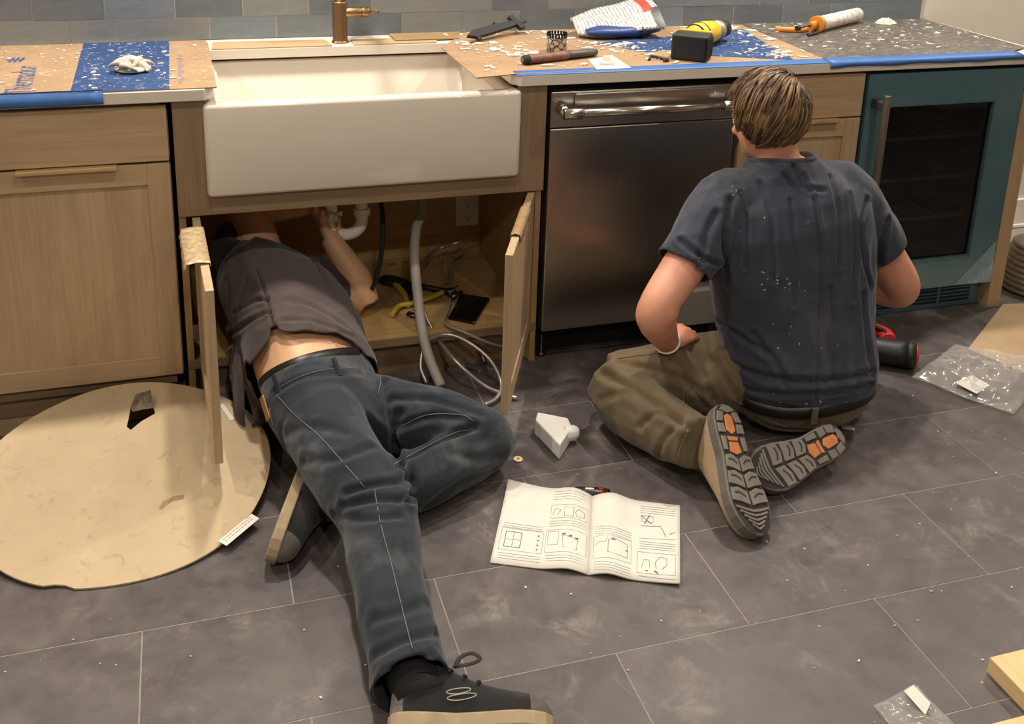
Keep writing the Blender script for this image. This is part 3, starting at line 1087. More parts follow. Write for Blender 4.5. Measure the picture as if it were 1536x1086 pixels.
# white paper slip with a clear plastic clip
tag(MB().prism([(1.182, -0.012), (1.290, -0.008), (1.302, 0.165), (1.205, 0.118)], CZ + 0.0048, CZ + 0.0056).build('paper_slip', WHITEPAPER), 'white paper slip at the counter edge beside the knife', 'paper')
t = NT('clear_plastic'); t.col(C(220, 218, 210)); t.set(Roughness=0.12, Alpha=0.45)
CLEAR = t.m
cl = MB()
M = frame((1.235, 0.045, CZ + 0.006), (0.9, -0.2, 0), (0, 0, 1))
cl.prism([(-0.025, -0.012), (0.022, -0.016), (0.026, 0.012), (-0.02, 0.018)], 0, 0.012, M)
cl.prism([(-0.012, -0.006), (0.012, -0.008), (0.01, 0.008), (-0.012, 0.01)], 0.012, 0.026, M)
tag(cl.build('plastic_clip', CLEAR, None, 0.002), 'small clear plastic clip on the white paper slip', 'clip')
b = MB().tube(smooth_path([(1.385, 0.075, CZ + 0.008), (1.40, 0.095, CZ + 0.014), (1.425, 0.085, CZ + 0.010), (1.44, 0.06, CZ + 0.009), (1.42, 0.05, CZ + 0.012)], 5), [(0.004, 0.006)] * 21, 8)
tag(b.build('metal_clip', simple('rusty_clip', C(92, 68, 58), 0.5, 0.5)), 'small bent brown metal clip beside the drill battery', 'clip')

# caulking gun with a white cartridge
cg = thing('caulking_gun', (2.25, 0.48, CZ), 'orange caulking gun holding a white cartridge on the grey paper', 'caulking gun')
ORG = simple('orange_paint', C(210, 132, 50), 0.45, var=0.12)
A, B = Vector((2.178, 0.412, CZ + 0.034)), Vector((2.455, 0.572, CZ + 0.034))
ax = (B - A)
u_ = ax.normalized()
sd = Vector((-u_.y, u_.x, 0))
t = NT('cartridge_print')
f = t.noise(t.coords((1, 1, 1)), 60, 3, 0.6, 0.5)
t.col(t.ramp(f, [(0.52, C(226, 221, 210)), (0.62, C(176, 172, 164))]))
t.set(Roughness=0.35)
MB().tube([A, A + ax * 0.01, A + ax * 0.99, B], [0.023, 0.0255, 0.0255, 0.023], 24).build('cartridge', t.m, cg)
MB().tube([A - u_ * 0.006, A + u_ * 0.006], 0.0295, 24).build('end_plate', ORG, cg, 0.001)
MB().tube([A + u_ * 0.0065, A + u_ * 0.016], 0.0285, 24).build('plunger', ORG, cg)
MB().tube([A + u_ * 0.005 - Vector((0, 0, 0.0275)), B - Vector((0, 0, 0.0275))], [(0.012, 0.002)] * 2, 10, up=(0, 0, 1)).build('cradle', ORG, cg)
MB().tube([A - u_ * 0.13 + Vector((0, 0, 0.002)), A], 0.0035, 10).build('rod', STEELD, cg)
MB().tube([A - u_ * 0.048 + Vector((0, 0, -0.004)), A - u_ * 0.004 + Vector((0, 0, -0.004))], [(0.011, 0.017), (0.011, 0.02)], 12).build('yoke', ORG, cg)
hp = smooth_path([A - u_ * 0.03 - Vector((0, 0, 0.012)), A - u_ * 0.055 + sd * 0.030 - Vector((0, 0, 0.018)), A - u_ * 0.09 + sd * 0.075 - Vector((0, 0, 0.020)), A - u_ * 0.10 + sd * 0.105 - Vector((0, 0, 0.020))], 5)
MB().tube(hp, [(0.007, 0.010)] * len(hp), 10).build('handle', ORG, cg)
hp = smooth_path([A - u_ * 0.015 - Vector((0, 0, 0.016)), A - u_ * 0.03 - sd * 0.02 - Vector((0, 0, 0.022)), A - u_ * 0.10 - sd * 0.022 - Vector((0, 0, 0.024))], 5)
MB().tube(hp, [(0.006, 0.005)] * len(hp), 8).build('trigger', BLACKP, cg)
MB().tube([A - u_ * 0.145 + Vector((0, 0, 0.002)), A - u_ * 0.128 + Vector((0, 0, 0.002))], 0.009, 12).build('thumb_release', BLACKP, cg)

# ================================================================== inside the sink cabinet
PVC = simple('white_pvc', C(232, 228, 218), 0.3)
tr = thing('p_trap', (0.49, 0.27, 0.35), 'white plastic p-trap drain pipe under the sink', 'pipe')
yt = 0.25
pth = smooth_path([(0.445, yt, 0.60), (0.445, yt, 0.50), (0.445, yt, 0.425), (0.453, yt, 0.392), (0.475, yt, 0.374), (0.502, yt, 0.372), (0.527, yt, 0.386), (0.538, yt, 0.415), (0.538, yt, 0.47), (0.538, yt, 0.50), (0.538, yt + 0.03, 0.525), (0.538, yt + 0.10, 0.53), (0.538, yt + 0.33, 0.535)], 6)
MB().tube(pth, 0.0195, 18).build('pipe', PVC, tr)
for z in (0.425, 0.505):
    nut = MB().lathe([(0.0245, 0), (0.027, 0.003), (0.027, 0.020), (0.0245, 0.024)], 20, Matrix.Translation((0.445, yt, z))).build('slip_nut', PVC, tr)
    b = MB()
    for k in range(4):
        b.box((0.026, -0.004, 0.004), (0.035, 0.004, 0.019), rotz((0.445, yt, z), k * math.pi / 2 + 0.3))
    b.build('wing', PVC, nut, 0.001)
MB().lathe([(0.0245, 0), (0.026, 0.003), (0.026, 0.02), (0.0245, 0.024)], 20, Matrix.Translation((0.538, yt, 0.43))).build('slip_nut', PVC, tr)

# power outlet
ou = thing('power_outlet', (0.962, 0.584, 0.29), 'white double power outlet on the back panel of the sink cabinet', 'outlet')
box('cover_plate', (0.922, 0.578, 0.232), (1.003, 0.5845, 0.345), WHITEP, ou, 0.002)
for z in (0.262, 0.315):
    s_ = MB().prism([(0.0, 0.0165), (0.016, 0.012), (0.016, -0.012), (0.0, -0.0165), (-0.016, -0.012), (-0.016, 0.012)], 0, 0.002, frame((0.9625, 0.578, z), (1, 0, 0), (0, -1, 0))).build('socket', WHITEP, ou)
    for dx in (-0.006, 0.006):
        box('slot', (0.9625 + dx - 0.001, 0.5752, z - 0.001), (0.9625 + dx + 0.001, 0.5762, z + 0.008), DARKGAP, s_)
    box('slot', (0.960, 0.5752, z - 0.011), (0.965, 0.5762, z - 0.006), DARKGAP, s_)


def hose(name, pts, r, mat, label, cat, n=8, parts=None):
    P = smooth_path(pts, n)
    o = MB().tube(P, r, 12).build(name, mat)
    return tag(o, label, cat), P


hose('black_hose', [(0.596, 0.30, 0.60), (0.60, 0.28, 0.50), PY(0.24, 574, 330), PY(0.20, 572, 380), PY(0.17, 563, 420), PY(0.15, 557, 435)], 0.0075, BLACKR, 'thin black hose hanging down beside the white p-trap', 'hose')
hose('drain_hose', [(0.73, 0.38, 0.60), PY(0.30, 634, 305), PY(0.20, 624, 345), PY(0.13, 622, 390), PY(0.07, 628, 455), PY(0.005, 634, 500), PY(-0.05, 645, 540), PZ(0.018, 662, 580)], 0.0150, simple('grey_plastic_hose', C(170, 163, 152), 0.5), 'pale grey drain hose running out of the sink cabinet to the floor', 'hose')
t = NT('braided_steel')
wv = t.n('TexWave', wave_type='BANDS', bands_direction='DIAGONAL')
wv.inputs['Scale'].default_value = 260
t.l(t.coords((1, 1, 1)), wv.inputs['Vector'])
t.col(t.ramp(wv.outputs['Fac'], [(0.3, C(138, 130, 120)), (0.7, C(214, 206, 196))]))
t.set(Metallic=0.75, Roughness=0.35)
BRAID = t.m
hose('braided_hose', [PY(0.52, 720, 360), PY(0.45, 690, 363), PZ(0.20, 650, 378), PY(0.16, 628, 410), PY(0.09, 632, 455), PY(0.03, 652, 500), PZ(0.09, 682, 540), PZ(0.035, 722, 575), PZ(0.012, 752, 590), PZ(0.010, 775, 597)], 0.0060, BRAID, 'steel braided supply hose crossing the cabinet sill to the floor', 'hose')
hose('braided_hose', [PZ(0.012, 640, 575), PZ(0.05, 631, 548), PZ(0.10, 640, 515), PZ(0.135, 668, 502), PZ(0.12, 700, 512), PZ(0.08, 735, 540), PZ(0.03, 752, 575), PZ(0.012, 745, 597), PZ(0.010, 728, 607)], 0.0060, BRAID, 'steel braided supply hose looped in a ring in front of the sill', 'hose')
hose('supply_tube', [PY(0.40, 700, 368), PZ(0.145, 676, 395), PZ(0.140, 677, 430), PZ(0.140, 673, 462), PZ(0.142, 668, 485), PZ(0.135, 700, 500), PZ(0.10, 735, 515), PZ(0.055, 770, 524)], 0.0045, simple('grey_tube', C(140, 132, 120), 0.4), 'thin grey supply tube curving past the black phone in the cabinet', 'tube')
hs2 = MB().tube([PZ(0.06, 716, 520), PZ(0.05, 722, 532), PZ(0.04, 728, 545)], [0.008, 0.007, 0.006], 10).build('hose_fitting', STEELD)
tag(hs2, 'small metal hose fitting beside the looped braided hose', 'fitting')

# pliers, wrench, phone on the cabinet floor
SZ_ = 0.130
YJ = simple('yellow_grip', C(196, 172, 52), 0.45, var=0.1)
pl = thing('slip_joint_pliers', (0.68, 0.25, SZ_), 'pliers with yellow handles lying on the cabinet floor', 'pliers')
a = PZ(SZ_ + .012, 588, 472); b_ = PZ(SZ_ + .014, 617, 455); c_ = PZ(SZ_ + .014, 664, 438)
MB().tube(smooth_path([a, a.lerp(b_, .45) + Vector((0, 0.02, 0.003)), b_, b_.lerp(c_, .6) + Vector((0, -0.006, 0)), c_], 6), [(0.009, 0.008)] * 25, 10).build('handle', YJ, pl)
d_ = PZ(SZ_ + .012, 592, 425); e_ = PZ(SZ_ + .012, 612, 458)
MB().tube(smooth_path([d_, d_.lerp(e_, .5) + Vector((0.01, 0, 0)), e_], 6), [(0.010, 0.009)] * 13, 10).build('handle', YJ, pl)
MB().tube([PZ(SZ_ + .012, 604, 430), PZ(SZ_ + .013, 625, 452)], [(0.016, 0.008), (0.014, 0.008)], 10).build('jaw', STEELD, pl)
MB().tube([PZ(SZ_ + .010, 612, 470), PZ(SZ_ + .010, 626, 474)], [(0.012, 0.006), (0.010, 0.006)], 10).build('jaw', STEELD, pl)
wr = thing('basin_wrench', (0.75, 0.3, SZ_), 'black basin wrench lying on the cabinet floor behind the yellow pliers', 'wrench')
A, B = PZ(SZ_ + .014, 572, 418), PZ(SZ_ + .012, 675, 438)
MB().tube([A.lerp(B, .3), B], [0.010, 0.009], 12).build('shaft', BLACKP, wr)
MB().tube([A, A.lerp(B, .08), A.lerp(B, .3), A.lerp(B, .36)], [(0.022, 0.010), (0.032, 0.013), (0.026, 0.013), (0.011, 0.010)], 12).build('head', BLACKP, wr)
MB().tube([B - Vector((0.012, 0, 0)), B + Vector((0.016, 0, 0))], 0.014, 14).build('collar', STEELD, wr)
MB().tube([PZ(SZ_ + .03, 679, 436), PZ(SZ_ + .03, 687, 428)], 0.003, 8).build('cross_pin', CHROME, wr)
ph = MB()
q = [PZ(SZ_ + .008, u, v) for u, v in ((672, 476), (712, 484), (735, 447), (692, 440))]
ph.prism([(p_.x, p_.y) for p_ in q], SZ_, SZ_ + 0.009)
pho = ph.build('phone', simple('black_glass', C(12, 12, 13), 0.15), None, 0.003, 3)
tag(pho, 'black phone lying face up on the cabinet floor', 'phone')
kx = thing('stop_valve', PZ(SZ_, 690, 440), 'small chrome stop valve lying by the black phone', 'valve')
A, B = PZ(SZ_ + .016, 676, 446), PZ(SZ_ + .016, 692, 440)
MB().tube([A, B], 0.010, 14).build('body', STEELD, kx)
MB().tube([B + Vector((-0.004, 0, 0)), PZ(SZ_ + .016, 683, 452)], 0.005, 10).build('stem', CHROME, kx)


def s_cab():
    return random.uniform(0.62, 0.98), 0.55 - 0.40 * random.random() ** 2


scraps('wood_crumbs', 160, s_cab, lambda x, y: 0.1292, simple('wood_crumb', C(112, 80, 52), 0.8, var=0.4), 0.003, 0.016, 'brown wood crumbs scattered on the sink cabinet floor', 'debris')

# wrappings on the top edges of the two open doors
def wrap(M, xa, xb, zt, name, mat, label, seed, drop, thick=0.02, out=0.004):
    n = 16
    rs = []
    for k in range(n + 1):
        x = lerp(xa, xb, k / n)
        w = [0.004 * noise.noise(Vector((x * 60, j * 1.7, seed))) for j in range(8)]
        pr = [(-out - .004 + w[0], zt - drop + w[1]), (-out + w[2], zt - drop * 0.4), (-out * .6 + w[3] * .4, zt + 0.003), (thick * .5, zt + 0.006 + abs(w[4])), (thick + out * .6, zt + 0.003 + abs(w[5]) * .5), (thick + out, zt - drop * 0.3), (thick + out + w[6], zt - drop * 0.55 + w[7])]
        rs.append([M @ Vector((x, p_, z)) for p_, z in pr])
    o = MB().rings(rs, cap=False, closed=False).build(name, mat)
    md = o.modifiers.new('thick', 'SOLIDIFY'); md.thickness = 0.0015; md.offset = 0
    return tag(o, label, 'wrapping')


FOILM = simple('dirty_foil', C(196, 172, 134), 0.35, 0.35, var=0.35, vscale=60, bump=0.6)
MW, _ = swung(0.040, -0.012, 0.060, -0.492)
wrap(MW @ Matrix.Translation((0, -0.03, 0)), 0.09, 0.33, 0.561, 'foil_wrap', FOILM, 'crumpled cream foil wrapped over the top of the left open cabinet door', 2.0, 0.012, 0.05)
wrap(M2 @ Matrix.Translation((0, -0.02, 0)), 0.14, 0.36, 0.561, 'paper_wrap', simple('brown_wrap', C(140, 112, 78), 0.6, var=0.2, vscale=30), 'brown paper folded over the top of the right open cabinet door', 5.0, 0.030)

# ================================================================== things on the floor
def boolean_cut(o, cutters):
    for c in cutters:
        md = o.modifiers.new('cut', 'BOOLEAN')
        md.operation = 'DIFFERENCE'
        md.object = c
        md.solver = 'EXACT'
    bpy.context.view_layer.update()
    dg = bpy.context.evaluated_depsgraph_get()
    me = bpy.data.meshes.new_from_object(o.evaluated_get(dg))
    o.modifiers.clear()
    o.data = me
    for c in cutters:
        bpy.data.objects.remove(c)
    return o


DCX, DCY, DR, DS = -0.152, -0.388, 0.348, 0.141


def disc_z(y): return max(0.001, DS * (y + 0.735))


def m_disc():
    t = NT('tan_board')
    g_ = t.n('NewGeometry').outputs['Position']
    f = t.noise(g_, 5, 6, 0.6)
    n1 = t.noise(g_, 24, 6, 0.7, 1.0)
    base = t.ramp(f, [(0.3, C(166, 146, 113)), (0.7, C(182, 161, 127))])
    base = t.mix(t.ramp(n1, [(0.57, (0, 0, 0)), (0.72, (0.5, 0.5, 0.5))]), base, C(128, 104, 72))
    t.col(base)
    t.set(Roughness=0.7)
    return t.m


DISCM = m_disc()
n = 96
M = Matrix.Translation((DCX, DCY, 0))
pts = []
for k in range(n):
    a = 2 * math.pi * k / n
    r_ = DR + 0.003 * math.sin(5 * a) - (0.008 if k in (66, 67) else 0)
    pts.append((math.cos(a) * r_, math.sin(a) * r_))
db = MB()
vs = [Vector((DCX + x, DCY + y, disc_z(DCY + y))) for x, y in pts]
vs2 = [q + Vector((0, 0, 0.004)) for q in vs]
db.add(vs + vs2, [tuple(range(n))[::-1], tuple(range(n, 2 * n))] + [(i, (i + 1) % n, n + (i + 1) % n, n + i) for i in range(n)])
disc = db.build('round_board', DISCM)


def on_disc(u, v):
    d = ray(u, v)
    t_ = (DS * (CAM.y + 0.735) + 0.004 - CAM.z) / (d.z - DS * d.y)
    return CAM + d * t_


def cutter(px):
    P = [on_disc(*q) for q in px]
    b = MB()
    k = len(P)
    b.add([p_ - Vector((0, 0, 0.05)) for p_ in P] + [p_ + Vector((0, 0, 0.05)) for p_ in P], [tuple(range(k))[::-1], tuple(range(k, 2 * k))] + [(i, (i + 1) % k, k + (i + 1) % k, k + i) for i in range(k)])
    return b.build('cutter', DISCM, fix=True)


boolean_cut(disc, [cutter([(196, 610), (206, 601), (226, 600), (233, 620), (212, 632), (196, 645), (190, 640), (194, 622)])])
tag(disc, 'large round tan board lying on the floor and leaning on the cabinet base', 'board')
P = [on_disc(u, v) for u, v in ((196, 612), (205, 602), (227, 599), (231, 615), (212, 622), (200, 621))]
fl = MB()
for p_ in P:
    pass
top = [P[0], P[1] + Vector((0, 0, 0.02)), P[2] + Vector((0, 0.0, 0.028)), P[3] + Vector((0, 0, 0.006)), P[4] + Vector((0, 0, 0.014)), P[5] + Vector((0, 0, 0.006))]
cen = sum(top, Vector()) / 6 + Vector((0, 0, 0.012))
fl.add(top + [cen], [(i, (i + 1) % 6, 6) for i in range(6)])
o = fl.build('torn_flap', simple('torn_grey', C(104, 90, 72), 0.7, var=0.5, vscale=90), disc)
md = o.modifiers.new('thick', 'SOLIDIFY'); md.thickness = 0.0015
P = [on_disc(u, v) for u, v in ((238, 762), (245, 752), (262, 744), (277, 742), (275, 749), (258, 752), (242, 765))]
sb = MB()
sb.add([p_ + Vector((0, 0, 0.0006)) for p_ in P], [tuple(range(len(P)))])
sb.build('scuff', simple('scuff_brown', C(140, 112, 78), 0.7, var=0.2, vscale=60), disc)

# printed paper strip and a white strip under the shirt
STR = [PZ(0.022, u, v) for u, v in ((327, 812), (377, 771), (389, 778), (340, 819))]
ps = MB().add([p_ for p_ in STR] + [p_ + Vector((0, 0, 0.001)) for p_ in STR], [(0, 1, 2, 3), (7, 6, 5, 4), (0, 4, 5, 1), (1, 5, 6, 2), (2, 6, 7, 3), (3, 7, 4, 0)]).build('paper_strip', WHITEPAPER, fix=True)
tag(ps, 'narrow white paper strip with tiny print on the floor by the round board', 'paper')
b = MB()
dx = (STR[1] - STR[0]).normalized()
dy = (STR[3] - STR[0]).normalized()
for r in range(2):
    for k in range(9):
        o_ = STR[0] + dx * (0.008 + k * 0.0108) + dy * (0.006 + r * 0.008)
        b.prism([tuple((o_ + dx * i + dy * j)[:2]) for i, j in ((0, 0), (0.008, 0), (0.008, 0.0025), (0, 0.0025))], 0.0231, 0.0233)
b.build('small_print', GREYINK, ps)['kind'] = 'stuff'

SL = [on_disc(u, v) for u, v in ((329, 608), (335, 606), (352, 630), (345, 632))]
o = MB().add([p_ + Vector((0, 0, 0.001)) for p_ in SL] + [p_ + Vector((0, 0, 0.002)) for p_ in SL], [(3, 2, 1, 0), (4, 5, 6, 7), (0, 1, 5, 4), (1, 2, 6, 5), (2, 3, 7, 6), (3, 0, 4, 7)]).build('paper_slip', WHITEPAPER, fix=True)
tag(o, 'sliver of white paper on the round board beside the dark shirt', 'paper')

# instruction booklet
bk = thing('instruction_booklet', (0.89, -0.82, 0), 'open instruction booklet with line diagrams lying on the floor between the two people', 'booklet')
TLc, TRc, BRc, BLc = Vector((0.763, -0.595)), Vector((1.146, -0.787)), Vector((1.020, -1.046)), Vector((0.638, -0.867))
STc, SBc = Vector((PZ(0.01, 889, 741)[:2])), Vector((PZ(0.01, 883, 858)[:2]))


def pg(side, s_, t_):
    """s 0 = spine .. 1 = outer edge, t 0 = bottom .. 1 = top"""
    o0, o1 = (BLc, TLc) if side < 0 else (BRc, TRc)
    a_, b2 = SBc.lerp(STc, t_), o0.lerp(o1, t_)
    xy = a_.lerp(b2, s_)
    h = 0.004 + 0.016 * math.exp(-((s_ - 0.22) / 0.18) ** 2) * (0.65 + 0.35 * t_) + (0.012 * (s_ ** 2) * (t_ ** 3) if side < 0 else 0.006 * s_ ** 3 * (1 - t_))
    if s_ < 0.06:
        h *= 0.55 + 7 * s_
    return Vector((xy.x, xy.y, max(h, 0.0025)))


for side in (-1, 1):
    NSg, NTg = 18, 8
    vs, fs = [], []
    for i in range(NSg + 1):
        for j in range(NTg + 1):
            vs.append(pg(side, i / NSg, j / NTg))
    m_ = len(vs)
    vs += [v.copy() - Vector((0, 0, min(v.z - 0.0004, 0.004))) for v in vs]
    for i in range(NSg):
        for j in range(NTg):
            k = i * (NTg + 1) + j
            q = (k, k + NTg + 1, k + NTg + 2, k + 1)
            fs += [q, tuple(x + m_ for x in q[::-1])]
    for i in range(NSg):
        for j in (0, NTg):
            k = i * (NTg + 1) + j
            fs.append((k, k + NTg + 1, k + NTg + 1 + m_, k + m_))
    for i in (0, NSg):
        for j in range(NTg):
            k = i * (NTg + 1) + j
            fs.append((k, k + 1, k + 1 + m_, k + m_))
    page = MB().add(vs, fs, True).build('page', WHITEPAPER, bk, fix=True)

    def stroke(b, pts, w=0.0011):
        P_ = []
        for s_, t_ in pts:
            P_.append((s_, t_))
        for (s0, t0), (s1, t1) in zip(P_[:-1], P_[1:]):
            L_ = math.hypot((s1 - s0) * 0.2, (t1 - t0) * 0.29)
            kk = max(1, int(L_ / 0.015))
            for q in range(kk):
                sa, ta = lerp(s0, s1, q / kk), lerp(t0, t1, q / kk)
                sb_, tb = lerp(s0, s1, (q + 1) / kk), lerp(t0, t1, (q + 1) / kk)
                A_, B_ = pg(side, sa, ta), pg(side, sb_, tb)
                d = (B_ - A_)
                nn = Vector((-d.y, d.x, 0)).normalized() * w / 2
                up_ = Vector((0, 0, 0.0007))
                b.add([A_ - nn + up_, B_ - nn + up_, B_ + nn + up_, A_ + nn + up_], [(0, 1, 2, 3)])

    def rect(b, s0, t0, s1, t1, w=0.0010):
        stroke(b, [(s0, t0), (s1, t0), (s1, t1), (s0, t1), (s0, t0)], w)

    def fx_(f):  # fraction from the page's left edge
        return 1 - f if side < 0 else f
    g_, k_ = MB(), MB()
    if side < 0:
        for i in range(4):   # text lines over the top-right diagram
            stroke(g_, [(fx_(0.56), 0.95 - i * 0.035), (fx_(0.97 - 0.1 * (i == 3)), 0.95 - i * 0.035)])
        rect(g_, fx_(0.55), 0.60, fx_(0.95), 0.77)
        rect(k_, fx_(0.70), 0.62, fx_(0.80), 0.74, 0.0008)
        stroke(k_, [(fx_(0.84), 0.63), (fx_(0.82), 0.68), (fx_(0.86), 0.73), (fx_(0.92), 0.70), (fx_(0.92), 0.64), (fx_(0.84), 0.63)], 0.0008)
        stroke(k_, [(fx_(0.57), 0.64), (fx_(0.60), 0.73), (fx_(0.66), 0.70), (fx_(0.62), 0.64)], 0.0008)
        for i in range(3):
            stroke(g_, [(fx_(0.06), 0.48 - i * 0.03), (fx_(0.48), 0.48 - i * 0.03)])
            stroke(g_, [(fx_(0.55), 0.56 - i * 0.03), (fx_(0.96), 0.56 - i * 0.03)])
            stroke(g_, [(fx_(0.06), 0.12 - i * 0.03), (fx_(0.50), 0.12 - i * 0.03)])
            stroke(g_, [(fx_(0.55), 0.14 - i * 0.03), (fx_(0.96), 0.14 - i * 0.03)])
        rect(g_, fx_(0.05), 0.16, fx_(0.50), 0.43)
        rect(k_, fx_(0.10), 0.20, fx_(0.27), 0.38, 0.0014)
        stroke(k_, [(fx_(0.10), 0.29), (fx_(0.27), 0.29)], 0.0008)
        stroke(k_, [(fx_(0.185), 0.20), (fx_(0.185), 0.38)], 0.0008)
        for i in range(4):
            stroke(k_, [(fx_(0.44), 0.20 + 0.055 * i), (fx_(0.46), 0.205 + 0.055 * i)], 0.004)
        rect(g_, fx_(0.53), 0.18, fx_(0.96), 0.45)
        rect(g_, fx_(0.55), 0.27, fx_(0.66), 0.43)
        stroke(k_, [(fx_(0.70), 0.38), (fx_(0.72), 0.24), (fx_(0.86), 0.22), (fx_(0.87), 0.34), (fx_(0.70), 0.38)], 0.0008)
        for i in range(3):
            stroke(k_, [(fx_(0.70 + 0.07 * i), 0.385 - 0.015 * i), (fx_(0.735 + 0.07 * i), 0.40 - 0.02 * i)], 0.005)
    else:
        for i in range(4):
            stroke(g_, [(0.55, 0.93 - i * 0.03), (0.95, 0.93 - i * 0.03)])
        stroke(k_, [(0.56, 0.80), (0.68, 0.70)], 0.0022)
        stroke(k_, [(0.66, 0.82), (0.60, 0.69)], 0.0022)
        rect(k_, 0.57, 0.72, 0.70, 0.80, 0.0009)
        stroke(k_, [(0.56, 0.66), (0.78, 0.68), (0.82, 0.60), (0.84, 0.55)], 0.0014)
        stroke(k_, [(0.88, 0.58), (0.95, 0.62)], 0.0012)
        stroke(g_, [(0.55, 0.50), (0.95, 0.52)])
        for i in range(4):
            stroke(g_, [(0.55, 0.46 - i * 0.028), (0.95, 0.46 - i * 0.028)])
            stroke(g_, [(0.05, 0.56 - i * 0.03), (0.46, 0.54 - i * 0.03)])
            stroke(g_, [(0.05, 0.13 - i * 0.03), (0.46, 0.11 - i * 0.03)])
        rect(g_, 0.04, 0.17, 0.46, 0.44)
        stroke(k_, [(0.20, 0.24), (0.20, 0.38), (0.26, 0.42), (0.42, 0.38), (0.42, 0.22), (0.20, 0.24)], 0.0009)
        stroke(k_, [(0.24, 0.40), (0.28, 0.395)], 0.004)
        stroke(k_, [(0.40, 0.31), (0.42, 0.30)], 0.004)
        stroke(g_, [(0.05, 0.33), (0.10, 0.37), (0.17, 0.36), (0.19, 0.42)])
        rect(g_, 0.53, 0.08, 0.95, 0.33)
        stroke(k_, [(0.58, 0.14), (0.60, 0.24), (0.66, 0.24), (0.67, 0.15)], 0.0009)
        stroke(k_, [(0.74, 0.14), (0.73, 0.22), (0.78, 0.29), (0.85, 0.27), (0.86, 0.20), (0.80, 0.14)], 0.0010)
        stroke(k_, [(0.72, 0.12), (0.76, 0.09)], 0.004)
        stroke(k_, [(0.62, 0.115), (0.65, 0.11)], 0.003)
        stroke(g_, [(0.55, 0.045), (0.95, 0.03)], 0.0022)
    g_.build('faint_print', GREYINK, page)['kind'] = 'stuff'
    k_.build('diagram_lines', simple('pencil_grey', C(96, 92, 88), 0.8), page)['kind'] = 'stuff'

# white plastic part
wp = thing('plastic_fitting', (0.95, -0.41, 0), 'wedge-shaped white plastic fitting with a round stub on the dark floor tiles', 'fitting')
P = [Vector(PZ(0.045, u, v)) for u, v in ((806, 618), (852, 627), (858, 640), (840, 668), (803, 630))]
MB().prism([(p_.x, p_.y) for p_ in P], 0.0003, 0.046).build('body', WHITEP, wp, 0.004, 3)
A, B = PZ(0.028, 846, 652), PZ(0.026, 866, 648)
MB().tube([A, A.lerp(B, 0.7), B], [(0.019, 0.0225), (0.019, 0.0225), (0.014, 0.016)], 10).build('stub', WHITEP, wp, 0.002)

# wooden washer
w_ = PZ(0, 777, 690)
tag(MB().lathe([(0.0045, 0.0005), (0.0115, 0.0005), (0.0125, 0.002), (0.0115, 0.0045), (0.0045, 0.0045), (0.0045, 0.0005)], 22, Matrix.Translation((w_.x, w_.y, 0)), cap=False).build('washer', simple('pale_washer', C(214, 188, 150), 0.6)), 'small pale ring-shaped washer beside the bent knee', 'washer')

# snack wrapper
wr_ = thing('snack_wrapper', (0.95, -0.67, 0), 'black snack wrapper with crimped ends behind the booklet', 'wrapper')
A, B = PZ(0.006, 851, 735), PZ(0.006, 915, 738)
ax = B - A
up_ = Vector((0, 0, 1))
WB = simple('black_wrapper', C(34, 24, 28), 0.25, var=0.3, vscale=60)
MB().tube([A + ax * t_ for t_ in (0.12, 0.16, 0.3, 0.7, 0.84, 0.88)], [(0.013, 0.002), (0.013, 0.005), (0.015, 0.007), (0.015, 0.007), (0.013, 0.005), (0.013, 0.002)], 12, up=(0, 0, 1)).build('film', WB, wr_)
for t0, t1 in ((0.0, 0.13), (0.87, 1.0)):
    MB().tube([A + ax * t0, A + ax * t1], [(0.016, 0.001), (0.013, 0.001)], 8, up=(0, 0, 1)).build('crimp', WB, wr_)
sd = Vector((-ax.y, ax.x, 0)).normalized()
MB().tube([A + ax * 0.42 + up_ * 0.007, A + ax * 0.62 + up_ * 0.007], [(0.004, 0.0012)] * 2, 6, up=(0, 0, 1)).build('white_print', WHITEPAPER, wr_)
MB().tube([A + ax * 0.74 + up_ * 0.005, A + ax * 0.86 + up_ * 0.003], [(0.012, 0.0016)] * 2, 6, up=(0, 0, 1)).build('red_print', simple('wrapper_red', C(150, 50, 44), 0.3), wr_)

# red and black drill beside the kneeling person
rd = thing('power_drill', (2.1, -0.3, 0), 'red and black cordless drill lying on the floor beside the kneeling person', 'drill')
RED = simple('tool_red', C(186, 42, 38), 0.35)
A, B = Vector((2.00, -0.225, 0.044)), Vector((2.152, -0.325, 0.044))
ax = B - A
MB().tube([A, A + ax * 0.1, A + ax * 0.8, A + ax * 0.95], [0.034, 0.040, 0.041, 0.043], 22).build('motor', BLACKP, rd)
MB().tube([A + ax * 0.95, A + ax * 1.0, A + ax * 1.10], [0.0435, 0.0435, 0.039], 22).build('rear_ring', BLACKP, rd)
MB().tube([A + ax * 1.09, A + ax * 1.13, A + ax * 1.15], [0.036, 0.034, 0.020], 22).build('rear_cap', RED, rd)
up2 = Vector((0.03, 0.05, 0.0))
hpth = smooth_path([A + ax * 0.75 + Vector((0, 0.03, 0.02)), A + ax * 0.72 + Vector((0.035, 0.085, 0.01)), A + ax * 0.55 + Vector((0.05, 0.14, 0.0))], 5)
MB().tube([p_ + Vector((0, 0, 0.002)) for p_ in hpth], [(0.024, 0.026)] * len(hpth), 14).build('handle', RED, rd)
MB().tube([p_ + Vector((-0.012, -0.012, 0.024)) for p_ in hpth[2:9]], [(0.010, 0.006)] * 7, 10).build('grip_pad', BLACKP, rd)
MB().tube([A - ax * 0.02, A - ax * 0.20], [0.028, 0.020], 18).build('chuck', BLACKR, rd)
e = hpth[-1]
box('battery', (-0.045, -0.035, -0.044), (0.045, 0.035, 0.02), BLACKP, rd, 0.006, 3, frame((e.x - 0.01, e.y + 0.035, 0.0445), (1, -0.3, 0), (0, 0, 1)))

